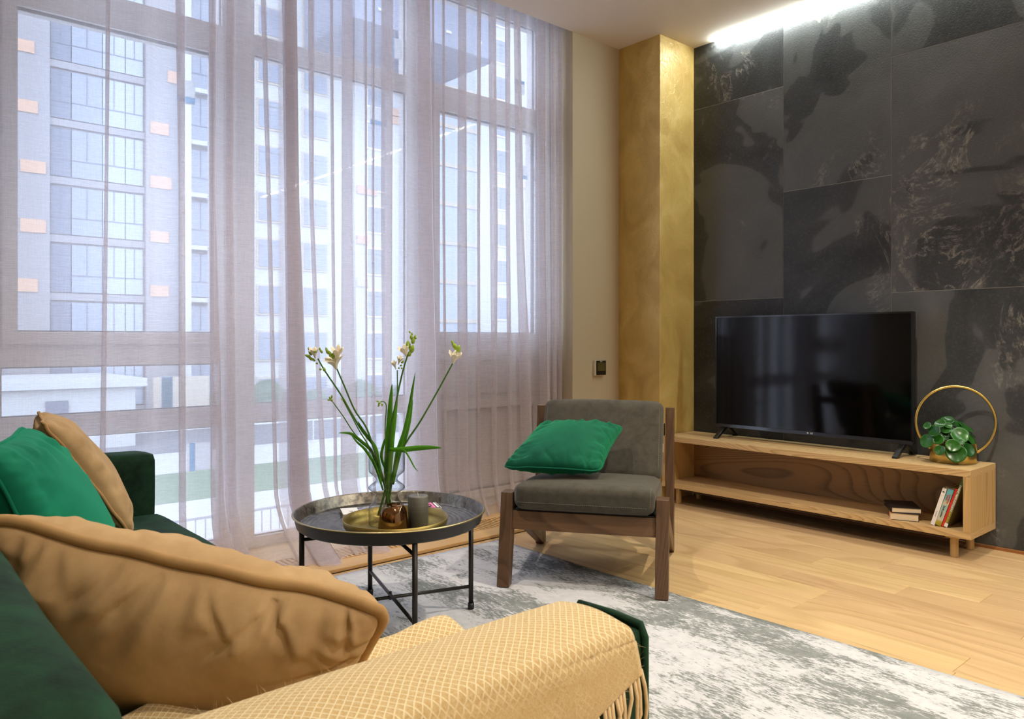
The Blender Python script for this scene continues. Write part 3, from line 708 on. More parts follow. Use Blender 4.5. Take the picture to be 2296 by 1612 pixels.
# two lying books
def lying(name, label, c, z, a, w_, d_, h_, cov, over=.003):
    r = thing(name, label, 'book', (c[0], c[1], z), 'books lying in the television bench', rz=a)
    m = MB(); m.box(-w_/2, w_/2, -d_/2, d_/2, 0, .002).box(-w_/2, w_/2, -d_/2, d_/2, h_-.002, h_).box(-w_/2, w_/2, d_/2-.003, d_/2, .002, h_-.002)
    m.build('cover', cov, r, local=True, bevel=.0006)
    MB().box(-w_/2+over, w_/2-over, -d_/2+over, d_/2-.004, .0022, h_-.0022).build('pages', M['paper'], r, local=True)
    return r
jac = coverm('butterfly_cover', [(0, rgb(30,28,30)), (.35, rgb(40,38,40)), (.5, rgb(200,110,40)), (.6, rgb(225,225,230)), (.7, rgb(35,33,35)), (1, rgb(40,36,36))], 1, 8)
b1 = lying('book', 'thick hardback with orange and white jacket at the bottom of the lying pair', (4.165, 1.655), ZS+.0005, math.radians(22), .19, .135, .037, jac)
b2 = lying('book', 'black covered book lying on top of the thick hardback', (4.175, 1.668), ZS+.0385, math.radians(33), .2, .14, .026, M['black_matt'])
text('spine_text', 'III', .009, M['white_ink'], b2, Matrix.Translation((LOC[b2.name])) @ frame((.08, .0703, .013), (0, 0, -1), (-1, 0, 0)))
b2.children  # noqa

# ------------------------------------------------------------------ brass planter with ring handle and plant
PC = Vector((4.285, 1.462, ZTOP)); Rt = Vector((.7528, -.6583, 0)); Fw = Vector((.6583, .7528, 0))
pl = thing('brass_planter', 'cylindrical brass planter with a large ring handle on the bench end', 'planter', tuple(PC))
MB().lathe(PC, [(.0, .001), (.104, .001), (.106, .004), (.106, .101), (.1045, .1025), (.103, .101), (.103, .012), (0, .012)], 64, False).build('pot', M['brass'], pl, True, fix=True)
rc = PC+Vector((0,0,.205))+Rt*.012; RD = (Rt*.95-Fw*.30).normalized(); rr_ = .181; path = []
for i in range(65):
    a = math.radians(-66)+math.radians(300)*i/64; path.append(rc+RD*(rr_*math.cos(a))+Vector((0,0,1))*(rr_*math.sin(a)))
MB().sweep(path, .0072, 14).build('ring_handle', M['brass'], pl, True)
MB().lathe(PC+Vector((0,0,.075)), [(0, .0), (.1, .002), (.1, .01), (0, .012)], 32, False).build('soil', plain('soil', rgb(50,36,24), .9, vary=.2), pl)
t = NT('glossy_leaf'); v = t.co(); oi = t.n('ShaderNodeObjectInfo')
M['leaf'] = t.set(t.mix(oi.outputs['Random'], t.mix(t.noise(v, 20, 3), rgb(8,50,10), rgb(20,78,18)), t.mix(t.noise(v, 20, 3), rgb(20,74,16), rgb(50,112,30))), .24, spec=.5)
pt = thing('potted_plant', 'round leaved glossy green plant growing in the brass planter', 'plant', tuple(PC+Vector((0,0,.09))))
leaves = [(2132,970,18,.09),(2110,991,13,.12),(2115,1008,18,.128),(2084,964,12,.06),(2090,981,11,.07),(2070,986,14,.05),(2104,948,11,.03),(2127,942,13,.0),(2148,950,12,.0),(2169,958,15,.0),(2180,972,10,.01),(2167,983,14,.05),(2144,1001,14,.12),(2086,1003,10,.10),(2156,990,9,.07),(2075,953,8,.03),(2115,961,10,.04),(2134,1003,8,.112),(2109,975,9,.05),(2155,966,9,.03),(2129,984,6,.115),(2140,962,11,-.03),(2098,960,9,.0),(2122,952,8,.03)]
S_ = 3.92/1713; random.seed(3)
for (px, py, r_, dep) in leaves:
    c = PC+Rt*((px-2140)*S_)+Vector((0,0,1.06-ZTOP-(py-765)*S_))-Fw*(dep)
    out = (Rt*((px-2138)/60)-Fw*(.55+dep*4)+Vector((0,0,.9-(py-950)/85))).normalized()
    out = (out+Vector((random.uniform(-.15,.15), random.uniform(-.15,.15), random.uniform(-.1,.1)))).normalized()
    stemb = PC+Vector((0,0,.09))+(c-PC-Vector((0,0,.09)))*.15
    out.z = max(out.z, .38); out = out.normalized()
    toc = (c-stemb); ax = (toc-out*toc.dot(out)); ax = ax.normalized() if ax.length > .01 else out.orthogonal(); bx = out.cross(ax)
    R_ = r_*S_*1.08; m = MB(); rows = []
    nr, na = 6, 24; vs = [c-out*R_*.12]; fs = []
    for i in range(1, nr+1):
        q = i/nr
        for j in range(na):
            an = 2*PI*j/na; rad = R_*q*(1-.07*math.cos(an*2)+.10*max(0, math.cos(an))**6)
            p = c+ax*(math.cos(an)*rad*1.04)+bx*(math.sin(an)*rad)+out*(R_*(.22*q*q*(.55+.45*abs(math.sin(an)))-.12))
            vs.append(p)
    for j in range(na): fs.append((0, 1+j, 1+(j+1)%na))
    for i in range(nr-1):
        for j in range(na): fs.append((1+i*na+j, 1+(i+1)*na+j, 1+(i+1)*na+(j+1)%na, 1+i*na+(j+1)%na))
    m.add(vs, fs); lf = m.build('leaf', M['leaf'], pt, True); sm = lf.modifiers.new('s', 'SOLIDIFY'); sm.thickness = .0014
    mid = (stemb+c)/2+Vector((0,0,.01)); e = c-out*R_*.14
    MB().sweep([stemb, mid, e], [.0028, .0022, .0018], 8).build('stem', M['leaf'], lf, True)

# ------------------------------------------------------------------ coffee table
TC = Vector((1.545, 2.462, 0))
ct = thing('coffee_table', 'round dark metal tray table with worn brass rim on the rug', 'table', tuple(TC))
RR = .357; ZR = .430
prof = [(0, ZR-.046), (RR-.03, ZR-.046), (RR-.022, ZR-.040), (RR-.010, ZR-.004), (RR-.006, ZR), (RR, ZR-.0005), (RR, ZR-.004), (RR-.007, ZR-.008), (RR-.016, ZR-.044), (RR-.026, ZR-.051), (0, ZR-.051)]
tp = MB().lathe((TC.x, TC.y, 0), prof[:5], 96, False).build('tray', M['tray_metal'], ct, True)
MB().lathe((TC.x, TC.y, 0), prof[4:7], 96, False).build('rim', M['rim'], tp, True)
MB().lathe((TC.x, TC.y, 0), prof[6:], 96, False).build('tray_underside', M['dark_metal'], tp, True)
legp = [Vector((1.854, 2.365, 0)), Vector((1.448, 2.153, 0)), Vector((1.236, 2.559, 0)), Vector((1.642, 2.771, 0))]
for p in legp:
    MB().cyl(p+Vector((0,0,.0105)), p+Vector((0,0,ZR-.05)), .0095, n=16).build('leg', M['dark_metal'], ct, True)
    MB().cyl(p+Vector((0,0,.0105)), p+Vector((0,0,.033)), .0125, n=16).build('foot_cap', M['black_matt'], ct, True)
for z1_, z2_ in ((.108, .098), (.338, .348)):
    MB().cyl(legp[0]+Vector((0,0,z2_)), legp[2]+Vector((0,0,z2_)), .0065, n=12).build('cross_brace', M['dark_metal'], ct, True)
    MB().cyl(legp[1]+Vector((0,0,z1_)), legp[3]+Vector((0,0,z1_)), .0065, n=12).build('cross_brace', M['dark_metal'], ct, True)
MB().cyl(TC+Vector((0,0,.09)), TC+Vector((0,0,.12)), .006, n=12).build('pivot_bolt', M['dark_metal'], ct, True)
ZT = ZR-.0455
# brass bowl
BC = Vector((1.480, 2.322, ZT))
MB().lathe(BC, [(0, 0), (.150, 0), (.168, .006), (.181, .024), (.187, .050), (.1845, .0502), (.178, .026), (.165, .0095), (.148, .004), (0, .004)], 96, False).build('serving_bowl', M['hammered'], None, True, fix=True)
tag(bpy.data.objects['serving_bowl'], 'shallow hammered brass dish holding vase and candle on the tray table', 'dish')
ZBW = ZT+.0045
# vase
VC = Vector((1.4975, 2.410, ZBW))
vp = [(.000, .003), (.060, .003), (.064, .008), (.0655, .020), (.0655, .058), (.060, .072), (.047, .088), (.041, .102), (.043, .114), (.060, .127), (.0665, .136), (.060, .145), (.043, .158), (.0395, .167), (.045, .178), (.060, .190), (.0655, .203), (.0655, .272)]
def fine(pf, k=3):
    out = []
    for i in range(len(pf)-1):
        p0 = pf[max(0, i-1)]; p1 = pf[i]; p2 = pf[i+1]; p3 = pf[min(len(pf)-1, i+2)]
        for j in range(k):
            u = j/k
            out.append(tuple(.5*((2*p1[d])+(-p0[d]+p2[d])*u+(2*p0[d]-5*p1[d]+4*p2[d]-p3[d])*u*u+(-p0[d]+3*p1[d]-3*p2[d]+p3[d])*u**3) for d in (0, 1)))
    return out+[pf[-1]]
vpf = [(max(r, 0), z) for r, z in fine(vp)]
va = MB().lathe(VC, vpf+[(.0650, .2728), (.0645, .272)], 64, False).build('glass_vase', M['vase'], None, True)
tag(va, 'clear hourglass shaped glass vase holding the white freesias', 'vase')
# water in the lower bulb
# amber holder
AC = Vector((1.4505, 2.2905, ZBW))
am = MB().lathe(AC, fine([(.0, .002), (.052, .002), (.0535, .006), (.052, .03), (.048, .062), (.044, .080), (.036, .094), (.024, .099)]), 48, False).build('amber_vase', M['amber'], None, True)
tag(am, 'small amber glass vessel in the dish before the clear vase', 'vase')
# candle
CC = Vector((1.5446, 2.276, ZBW))
cd = MB().lathe(CC, [(0, 0), (.0345, 0), (.0365, .002), (.0365, .117), (.034, .120), (.012, .1175), (0, .117)], 48, False).build('pillar_candle', M['wax'], None, True, fix=True)
tag(cd, 'thick grey pillar candle in the brass dish', 'candle')
MB().sweep([CC+Vector((0,0,.116)), CC+Vector((0,.001,.124)), CC+Vector((-.001,.002,.130))], .0011, 6).build('wick', M['white_card'], cd)
# magazines
def mag(name, label, c, z, a, w_, d_, h_, cov):
    r = thing(name, label, 'magazine', (c[0], c[1], z), None, rz=a)
    MB().box(-w_/2, w_/2, -d_/2, d_/2, 0, h_).build('pages', cov, r, local=True, bevel=.0006); return r
t = NT('magazine_photo'); v = t.co((1,1,1)); n_ = t.noise(v, 22, 3, .6)
M['photo'] = t.set(t.ramp(n_, [(.35, rgb(70,72,84)), (.5, rgb(132,132,146)), (.65, rgb(196,196,206))], 'CONSTANT'), .3)
a_ = math.atan2(-.6583, .7528)
mc = Vector((1.632, 2.594))
m1 = mag('magazine', 'long white and grey photo magazine on the tray behind the brass dish', mc, ZT+.0005, math.atan2(-.147, .351), .384, .112, .013, M['paper'])
LOC[m1.name] = (0,0,0)
MB().box(-.192, .192, -.056, .056, .0131, .0142).build('cover', M['white_card'], m1, local=True)
MB().box(-.128, .10, -.053, .050, .01425, .0146).build('cover_photo', M['photo'], m1, local=True)
MB().box(.122, .172, -.048, .048, .01425, .0147).build('pink_block', plain('pink_print', rgb(232,120,170), .5), m1, local=True)
MB().box(.104, .190, -.0555, .0555, .01422, .0144).build('dark_block', M['ink'], m1, local=True)
MB().box(.177, .185, -.044, .044, .01445, .0149).build('white_block', M['white_card'], m1, local=True)
text('cover_text', 'USM', .042, M['ink'], m1, frame((.147, 0, .0149), (0, -1, 0), (1, 0, 0)), .0001, bold=.001)
text('cover_text', 'HE\nTE', .011, M['ink'], m1, frame((-.158, -.012, .0144), (1, 0, 0), (0, 1, 0)), .0001)

# freesias
S2 = 2.80/1713
def vp_(px, py, dep=0): return VC+Rt*((px-867)*S2)+Vector((0,0,.272+(1006-py)*S2))-Fw*dep
t = NT('stem_green'); v = t.co(); M['stem'] = t.set(t.mix(t.noise(v, 40, 2), rgb(46,96,26), rgb(84,134,44)), .45)
t = NT('blade_green'); v = t.co((1,1,1)); M['blade'] = t.set(t.mix(t.noise(v, 30, 2), rgb(52,128,16), rgb(96,164,36)), .35); t.b.inputs['Subsurface Weight'].default_value = 0
t = NT('bud_green'); v = t.co(); M['bud'] = t.set(t.mix(t.noise(v, 60, 2), rgb(120,160,40), rgb(176,196,70)), .45)
t = NT('petal_white'); v = t.co(); t.set(rgb(246,238,218), .5); t.b.inputs['Subsurface Weight'].default_value = .3; t.b.inputs['Subsurface Radius'].default_value = (.004,.004,.003); M['petal'] = t.m
def petals(m, base, d, L, R, n=6, seed=0):
    L *= 1.1; R *= 1.2; d = Vector(d).normalized(); a = d.orthogonal().normalized(); b = d.cross(a); rg_ = random.Random(seed)
    NA = 36; NR = 9; vs = []; fs = []
    for i in range(NR):
        q = i/(NR-1)
        for j in range(NA):
            an = 2*PI*j/NA; lob = abs(math.cos(an*n/2)); rad = R*(.12+.18*q+.70*q**2.2*(.62+.38*lob)); h = L*(q*(.72+.28*lob))+.06*L*math.sin(an*3+seed)*q
            vs.append(base+d*h+(a*math.cos(an)+b*math.sin(an))*rad)
    for i in range(NR-1):
        for j in range(NA): fs.append((i*NA+j, i*NA+(j+1)%NA, (i+1)*NA+(j+1)%NA, (i+1)*NA+j))
    m.add(vs, fs)
BS = 1.25
def bud(m, c, d, L, R):
    d = Vector(d).normalized(); c = Vector(c); L *= BS; R *= BS; P = [c+d*(L*q) for q in (0, .15, .4, .7, .9, 1)]
    m.sweep(P, [R*.35, R*.8, R, R*.75, R*.35, R*.05], 8)
U = Vector((0,0,1))
def freesia(label, pts, d0, d1, flowers, buds, r=.0022):
    n = len(pts); path = [vp_(x, y, d0+(d1-d0)*i/(n-1)) for i, (x, y) in enumerate(pts)]
    # smooth path
    sp = []
    for i in range(n-1):
        p0 = path[max(0, i-1)]; p1 = path[i]; p2 = path[i+1]; p3 = path[min(n-1, i+2)]
        for j in range(4):
            u = j/4; sp.append(.5*((2*p1)+(-p0+p2)*u+(2*p0-5*p1+4*p2-p3)*u*u+(-p0+3*p1-3*p2+p3)*u**3))
    sp.append(path[-1])
    o = MB().sweep(sp, [1.65*r*(.75+.5*i/len(sp)) for i in range(len(sp))], 8).build('freesia', M['stem'], None, True)
    tag(o, label, 'flower', 'white freesias in the glass vase')
    for k_, (px, py, dx, dy, L, R) in enumerate(flowers):
        m = MB(); petals(m, vp_(px, py, d0), Rt*dx+U*dy-Fw*.35, L, R, seed=k_+len(label)); fl = m.build('bloom', M['petal'], o, True)
        sdf = fl.modifiers.new('s', 'SOLIDIFY'); sdf.thickness = .0006
        m = MB(); petals(m, vp_(px, py, d0), Rt*dx+U*dy-Fw*.35, L*.9, R*.62, seed=k_+20); m.build('inner_petals', M['petal'], fl, True)
    for (px, py, dx, dy, L, R) in buds:
        m = MB(); bud(m, vp_(px, py, d0), Rt*dx+U*dy-Fw*.1, L, R); m.build('bud', M['bud'], o, True)
    return o
freesia('leftmost tall freesia with a white bloom and yellow green buds', [(722,800),(737,828),(771,880),(798,929),(817,962),(846,1003),(856,1049),(868,1100),(872,1130)], .06, .01,
        [(716,799,-.1,1,.034,.018)], [(709,793,-.6,.8,.016,.0045),(706,797,-.9,.4,.018,.005),(712,803,-.9,.5,.016,.0048),(703,782,-.3,1,.01,.003),(722,812,-.8,.5,.007,.003),(729,826,-.4,.8,.008,.004),(737,828,-.2,1,.012,.005),(716,806,-.5,.6,.013,.004)])
freesia('tall freesia with the largest white double bloom, left of centre', [(769,821),(785,863),(804,912),(826,948),(838,984),(855,1043),(866,1090),(880,1140)], .10, .0,
        [(768,822,-.22,1,.042,.032),(770,806,.05,1,.050,.021)], [(757,797,-.25,1,.020,.0055),(751,790,-.35,1,.018,.005),(748,783,-.3,1,.012,.0035),(738,788,-.5,.9,.014,.004),(733,781,-.2,1,.008,.003),(727,785,-1,.1,.012,.003),(760,800,.2,1,.02,.006)])
freesia('thin pale freesia with two half open blooms in the middle', [(887,828),(888,868),(887,910),(882,973),(877,1036),(872,1090),(858,1150)], -.04, 0,
        [(884,826,-.25,1,.030,.011),(889,815,.35,1,.030,.012)], [(896,812,.7,.7,.012,.0035),(893,818,.9,.2,.008,.003),(895,823,.8,-.1,.006,.003),(889,822,.5,-.3,.006,.003)], .0018)
freesia('tallest freesia with a cream bloom and a spike of green buds', [(918,785),(912,800),(901,840),(887,906),(878,952),(871,1036),(866,1090),(850,1150)], .0, .02,
        [(912,797,-.35,1,.040,.020)], [(916,778,-.1,1,.024,.0075),(921,788,.3,1,.026,.008),(925,768,.2,1,.020,.006),(923,759,-.1,1,.017,.005),(929,757,.25,1,.014,.004),(924,749,-.1,1,.010,.003),(920,744,-.4,.8,.008,.0028),(931,757,.8,.6,.007,.0025),(917,796,.2,1,.018,.006)])
freesia('rightmost freesia leaning right with one white bloom and dark buds', [(1019,809),(982,876),(944,941),(912,988),(885,1045),(876,1095),(866,1140)], .07, -.01,
        [(1019,811,.22,1,.040,.022)], [(1029,786,.25,1,.022,.007),(1024,780,0,1,.018,.006),(1021,776,-.1,1,.014,.005),(1019,771,-.1,1,.012,.0042),(1018,766,-.2,.8,.009,.0035)])
freesia('short bent freesia with tiny closed buds at far left', [(750,896),(773,929),(792,960),(813,986),(832,1003),(852,1045),(870,1100)], .03, 0, [],
        [(749,896,-.3,1,.012,.004),(746,891,-.5,.9,.010,.0032),(748,888,.1,1,.010,.003),(744,893,-1,.3,.008,.0028)], .0015)
freesia('short dark budded freesia between the left tall ones', [(771,895),(780,912),(790,931),(809,967),(828,998),(850,1050),(868,1105)], .01, 0, [],
        [(771,896,-.2,1,.008,.003),(774,901,.4,.9,.009,.0035),(769,893,-.5,.8,.006,.0025),(777,907,.2,1,.009,.003)], .0015)
freesia('small hooked freesia with drooping green buds', [(855,897),(861,895),(867,899),(869,910),(866,952),(866,1005),(864,1060),(876,1120)], .04, .01, [],
        [(858,897,-.7,-.4,.010,.003),(855,900,-.4,-.9,.010,.003),(861,899,0,-1,.009,.003),(854,895,-1,.1,.008,.003)], .0014)
def blade(label, pts, w_, d0, d1):
    n = len(pts); P = [vp_(x, y, d0+(d1-d0)*i/(n-1)) for i, (x, y) in enumerate(pts)]; sp = []
    for i in range(n-1):
        p0 = P[max(0, i-1)]; p1 = P[i]; p2 = P[i+1]; p3 = P[min(n-1, i+2)]
        for j in range(5):
            u = j/5; sp.append(.5*((2*p1)+(-p0+p2)*u+(2*p0-5*p1+4*p2-p3)*u*u+(-p0+3*p1-3*p2+p3)*u**3))
    sp.append(P[-1]); L = []; rows = []
    for i, p in enumerate(sp):
        tg = (sp[min(i+1, len(sp)-1)]-sp[max(0, i-1)]).normalized(); sd = tg.cross(Fw).normalized(); q = i/(len(sp)-1)
        hw = w_*1.25*S2/2*min(1, .55+q*1.8)*(1-q**4)+.0002
        rows.append([p-sd*hw, p+Fw*.0012, p+sd*hw])
    o = MB().grid(rows).build('freesia_leaf', M['blade'], None, True); sdf = o.modifiers.new('s', 'SOLIDIFY'); sdf.thickness = .0007
    tag(o, label, 'leaf', 'sword shaped leaves in the vase')
blade('broad upright green leaf in the middle of the vase', [(868,1110),(869,1036),(873,960),(877,900),(881,856)], 11, 0, .02)
blade('narrow pointed leaf rising right of the middle', [(880,1080),(893,1010),(910,960),(922,905),(928,870),(935,830)], 7, .02, .05)
blade('shorter leaf beside the right upright one', [(884,1080),(899,1010),(912,975),(922,935),(928,890)], 6, .03, .03)
blade('horizontal leaf pointing right over the vase rim', [(878,1000),(905,1000),(940,996),(970,994),(995,994)], 9.5, .05, .08)
blade('pale leaf curling out to the left', [(850,1045),(835,1005),(815,985),(795,968),(780,964),(766,964)], 6, .02, .05)
blade('thin hanging leaf right of the vase', [(905,1000),(914,1003),(925,1018),(935,1035),(944,1045)], 3, .06, .09)
blade('slim leaf just right of the broad one', [(872,1090),(880,1005),(886,950),(889,920),(891,899)], 7, .03, .02)
blade('slim leaf left of centre', [(858,1080),(848,1005),(830,975),(817,955),(808,937)], 6, .03, .05)
blade('short slanted leaf crossing the left stems', [(866,1060),(853,1026),(856,1000),(862,980),(866,962)], 5, -.02, -.03)
blade('long leaf lying low on the left rim', [(864,1090),(846,1035),(824,1000),(806,983),(790,962)], 5, .05, .05)
# leaf ends in the lower bulb are the stems themselves

# ------------------------------------------------------------------ armchair (local frame: x = towards viewer's right, y = depth)
A = math.atan2(-.823, .569)
CH = thing('armchair', 'low walnut framed lounge chair with taupe suede cushions on the rug', 'armchair', (2.136, 2.495, 0), rz=A)
LOC[CH.name] = (0, 0, 0)
W_ = .668
def side(x0, x1, nm):
    pass
for s, x0 in ((0, -.026), (1, W_-.028)):
    x1 = x0+.054; e = (x1-x0, 0, 0)
    zf = .0105
    # front leg: slanted post
    MB().prism([(x0, -.028, zf), (x0, .024, zf), (x0, .118, .402), (x0, .048, .402)], e).build('front_leg', M['walnut'], CH, local=True, bevel=.003, fix=True)
    # sloping side rail from front leg to rear foot
    MB().prism([(x0+.008, .075, .395), (x0+.008, .10, .30), (x0+.008, .75, .001), (x0+.008, .792, .045)], (e[0]-.016, 0, 0)).build('side_rail', M['walnut_x'], CH, local=True, bevel=.003, fix=True)
    # back post
    MB().prism([(x0+.004, .735, .0), (x0+.004, .79, .0), (x0+.004, .82, .72), (x0+.004, .772, .725), (x0+.004, .700, .12)], (.043, 0, 0)).build('back_post', M['walnut'], CH, local=True, bevel=.003, fix=True)
MB().prism([(.026, .028, .248), (.026, .050, .248), (.026, .068, .325), (.026, .046, .325)], (W_-.056+.002, 0, 0)).build('front_rail', M['walnut_x'], CH, local=True, bevel=.002, fix=True)
MB().box(.026, W_-.028, .76, .79, .16, .22).build('rear_rail', M['walnut_x'], CH, local=True, bevel=.002)
MB().box(.026, W_-.028, .775, .80, .58, .64).build('top_rail', M['walnut_x'], CH, local=True, bevel=.002)
def cushion_slab(name, poly_side, x0, x1, mat, parent, r=.045, crown=.012, seed=0):
    # poly_side: 4 corners (y, z) ordered front-bottom, front-top, back-top, back-bottom
    (ay, az), (by, bz), (cy, cz), (dy, dz) = poly_side; n = 26; vs = []; fs = []
    m = MB(); NU, NV = 34, 26
    def P(u, v_, w__):
        # superellipsoid-ish rounding of a hexahedron, u across, v front-back, w bottom-top in [-1,1]
        mx = max(abs(u), abs(v_), abs(w__), 1e-6)
        u2, v2, w2 = u, v_, w__
        fy = lambda vv, ww: ((ay*(1-ww)/2+by*(1+ww)/2)*(1-vv)/2+(dy*(1-ww)/2+cy*(1+ww)/2)*(1+vv)/2)
        fz = lambda vv, ww: ((az*(1-ww)/2+bz*(1+ww)/2)*(1-vv)/2+(dz*(1-ww)/2+cz*(1+ww)/2)*(1+vv)/2)
        return (x0+(x1-x0)*(u2+1)/2, fy(v2, w2), fz(v2, w2))
    bm = bmesh.new(); bmesh.ops.create_cube(bm, size=2); bmesh.ops.subdivide_edges(bm, edges=bm.edges[:], cuts=17, use_grid_fill=True)
    sx, sy, sz = (x1-x0)/2, (abs(dy-ay)+abs(cy-by))/4+(abs(dz-az)+abs(cz-bz))/8, (abs(bz-az)+abs(by-ay))/2
    dims = Vector((sx, max(math.hypot(dy-ay, dz-az), .05)/2, max(math.hypot(by-ay, bz-az), .05)/2))
    for v_ in bm.verts:
        c = v_.co; p = Vector((c.x*dims.x, c.y*dims.y, c.z*dims.z)); rr = min(r, dims.z*.98)
        inner = Vector([max(-(dims[i]-rr), min(dims[i]-rr, p[i])) for i in range(3)]); d = p-inner
        if d.length > 1e-6: p = inner+d.normalized()*rr
        u, vv, ww = p.x/dims.x, p.y/dims.y, p.z/dims.z
        cr = (1-u*u)*(1-vv*vv); q = Vector(P(u, vv, ww+(crown/dims.z)*cr*(1 if ww > 0 else -.3)))
        q += Vector((0, 0, .0015))*noise.noise(Vector((u*5, vv*5, seed)))
        vs.append(q)
    m.add(vs, [tuple(k_.index for k_ in f.verts) for f in bm.faces]); bm.free()
    return m.build(name, mat, parent, True, local=True)
MB().prism([(.03, .055, .262), (.03, .055, .330), (.03, .60, .290), (.03, .62, .225)], (W_-.064, 0, 0)).build('seat_gap_panel', M['black_matt'], CH, local=True, fix=True)  # black panel added below the cushion to keep the gap dark
sc1 = cushion_slab('seat_cushion', [(.012, .335), (.0, .452), (.60, .41), (.60, .285)], .035, W_-.030, M['grey_fab'], CH, .042, .016, 1)
bc1 = cushion_slab('back_cushion', [(.505, .40), (.655, .765), (.765, .745), (.635, .375)], .042, W_-.029, M['grey_fab'], CH, .038, .008, 2)
def stitch(path, nm, parent):
    m = MB(); acc = [Vector(p) for p in path]; d = 0; tot = sum((acc[i+1]-acc[i]).length for i in range(len(acc)-1))
    n = int(tot/.009)
    for i in range(n):
        t0 = i*.009; t1 = t0+.0055
        def at(tq):
            for a, b in zip(acc, acc[1:]):
                l = (b-a).length
                if tq <= l: return a+(b-a)*(tq/l)
                tq -= l
            return acc[-1]
        m.cyl(at(t0), at(t1), .0006, n=5)
    o = m.build(nm, M['stitch'], parent, local=True); o['kind'] = 'stuff'; return o
stitch([(.058, .0005, .372), (W_-.055, .0005, .372)], 'stitching', sc1)
stitch([(.052, .0035, .378), (.052, .0, .40), (.052, .006, .435), (.050, .05, .456)], 'stitching', sc1)
stitch([(W_-.047, .0035, .378), (W_-.047, .0, .40), (W_-.047, .006, .435), (W_-.045, .05, .456)], 'stitching', sc1)
stitch([(W_-.046, .5245, .45), (W_-.046, .628, .70), (W_-.046, .640, .735)], 'stitching', bc1)
stitch([(.062, .5245, .45), (.062, .628, .70), (.062, .640, .735)], 'stitching', bc1)
MB().box(W_-.0288, W_-.0275, .60, .616, .52, .56).build('care_tag', M['white_card'], bc1, local=True)

# ------------------------------------------------------------------ scatter cushions
def pillow(name, label, TL, TR, BR, BL, T, mat, pipe, seed=0, bow=.07, wr=.010, NG=60, pr=.0045, sag=0, ridge=0, group='scatter cushions', front_wr=1.0):
    TL, TR, BR, BL = map(Vector, (TL, TR, BR, BL)); N = ((TR-TL).cross(BL-TL)).normalized()
    if N.dot(Vector((0,0,H))*0+Vector((FX, FY, 0))) > 0: N = -N
    rng = random.Random(seed); ph = [rng.uniform(0, 10) for _ in range(8)]
    crs = [[(rng.uniform(-.9, .9), rng.uniform(-.9, .9), rng.uniform(.14, .42), rng.uniform(.016, .04), rng.uniform(.35, 1)) for _ in range(15)] for _ in range(4)]
    def pos(u, v_, sd):
        X = u*(1-bow*(1-v_*v_)*u*u); Y = v_*(1-bow*(1-u*u)*v_*v_)
        cd_ = max(0, abs(u)+abs(v_)-1.72)/.28; X *= 1-.055*cd_**2; Y *= 1-.055*cd_**2
        a = (X+1)/2; b = (Y+1)/2
        p = (TL*(1-a)+TR*a)*(1-b)+(BL*(1-a)+BR*a)*b
        eu, ev = 1-abs(u), 1-abs(v_)
        pr_ = max(0, (1-u**2)*(1-v_**2)); th = T*pr_**.42*(1-.0*pr_)
        w_ = 0; c_w = 0
        for (e, al, k_) in ((eu, v_, 0 if u > 0 else 1), (ev, u, 2 if v_ > 0 else 3)):
            n_ = noise.noise(Vector((al*5.0+ph[k_], ph[k_+4], e*1.4+sd*3)))+.5*noise.noise(Vector((al*10+ph[k_], 7+ph[k_], e*2.0)))
            if ridge and e < .6:
                for (a0, sl, ln, wd, dp) in crs[k_]:
                    q_ = (al-a0-sl*e)/(wd*(1+e*1.5))
                    if abs(q_) < 3: c_w += -(1 if sd > 0 else .35)*ridge*dp*(math.exp(-q_*q_)-.55*math.exp(-(q_-1.5)**2)-.3*math.exp(-(q_+1.6)**2))*math.exp(-(e/ln)**2)*min(1, e/.025)
            w_ += wr*front_wr*n_*math.exp(-((e-.16)/.20)**2)*2.1
        w_ += wr*.6*noise.noise(Vector((u*2.1+ph[1], v_*2.1, ph[2]+sd)))
        lim = min(1, min(eu, ev)*4.5)**1.5
        p = p+N*(sd*(th+w_*lim+c_w))
        p.z -= sag*(1-abs(u))*(1-v_)*.5*0
        return p
    m = MB(); idx = {}
    def gi(i, j, sd):
        b = i in (0, NG) or j in (0, NG); key = (i, j, 0 if b else sd)
        if key not in idx:
            u = -math.cos(PI*i/NG)*.35+(2*i/NG-1)*.65; v_ = -math.cos(PI*j/NG)*.35+(2*j/NG-1)*.65
            idx[key] = len(m.v); m.v.append(tuple(pos(u, v_, sd if not b else 0)))
        return idx[key]
    for sd in (1, -1):
        for i in range(NG):
            for j in range(NG):
                q = (gi(i, j, sd), gi(i+1, j, sd), gi(i+1, j+1, sd), gi(i, j+1, sd)); m.f.append(q if sd > 0 else q[::-1])
    o = m.build(name, mat, None, True, fix=True); tag(o, label, 'cushion', group)
    K = 44; ring = []
    for k_ in range(K): ring.append((-1+2*k_/K, -1))
    for k_ in range(K): ring.append((1, -1+2*k_/K))
    for k_ in range(K): ring.append((1-2*k_/K, 1))
    for k_ in range(K): ring.append((-1, 1-2*k_/K))
    ctr = (TL+TR+BL+BR)/4; path = []
    for i_, (u, v_) in enumerate(ring):
        f = lambda q: q
        # soften the corners
        du = dv = 1
        c_ = min(1, (2-abs(u)-abs(v_))/.12); k2 = .985+.015*c_ if c_ < 1 else 1
        p = pos(u*k2, v_*k2, 0); p = p+N*(.0035*noise.noise(Vector((i_*.13, seed, 0)))*2); path.append(p+(p-ctr).normalized()*pr*.5)
    MB().sweep(path, pr, 8, closed=True).build('piping', pipe, o, True)
    return o
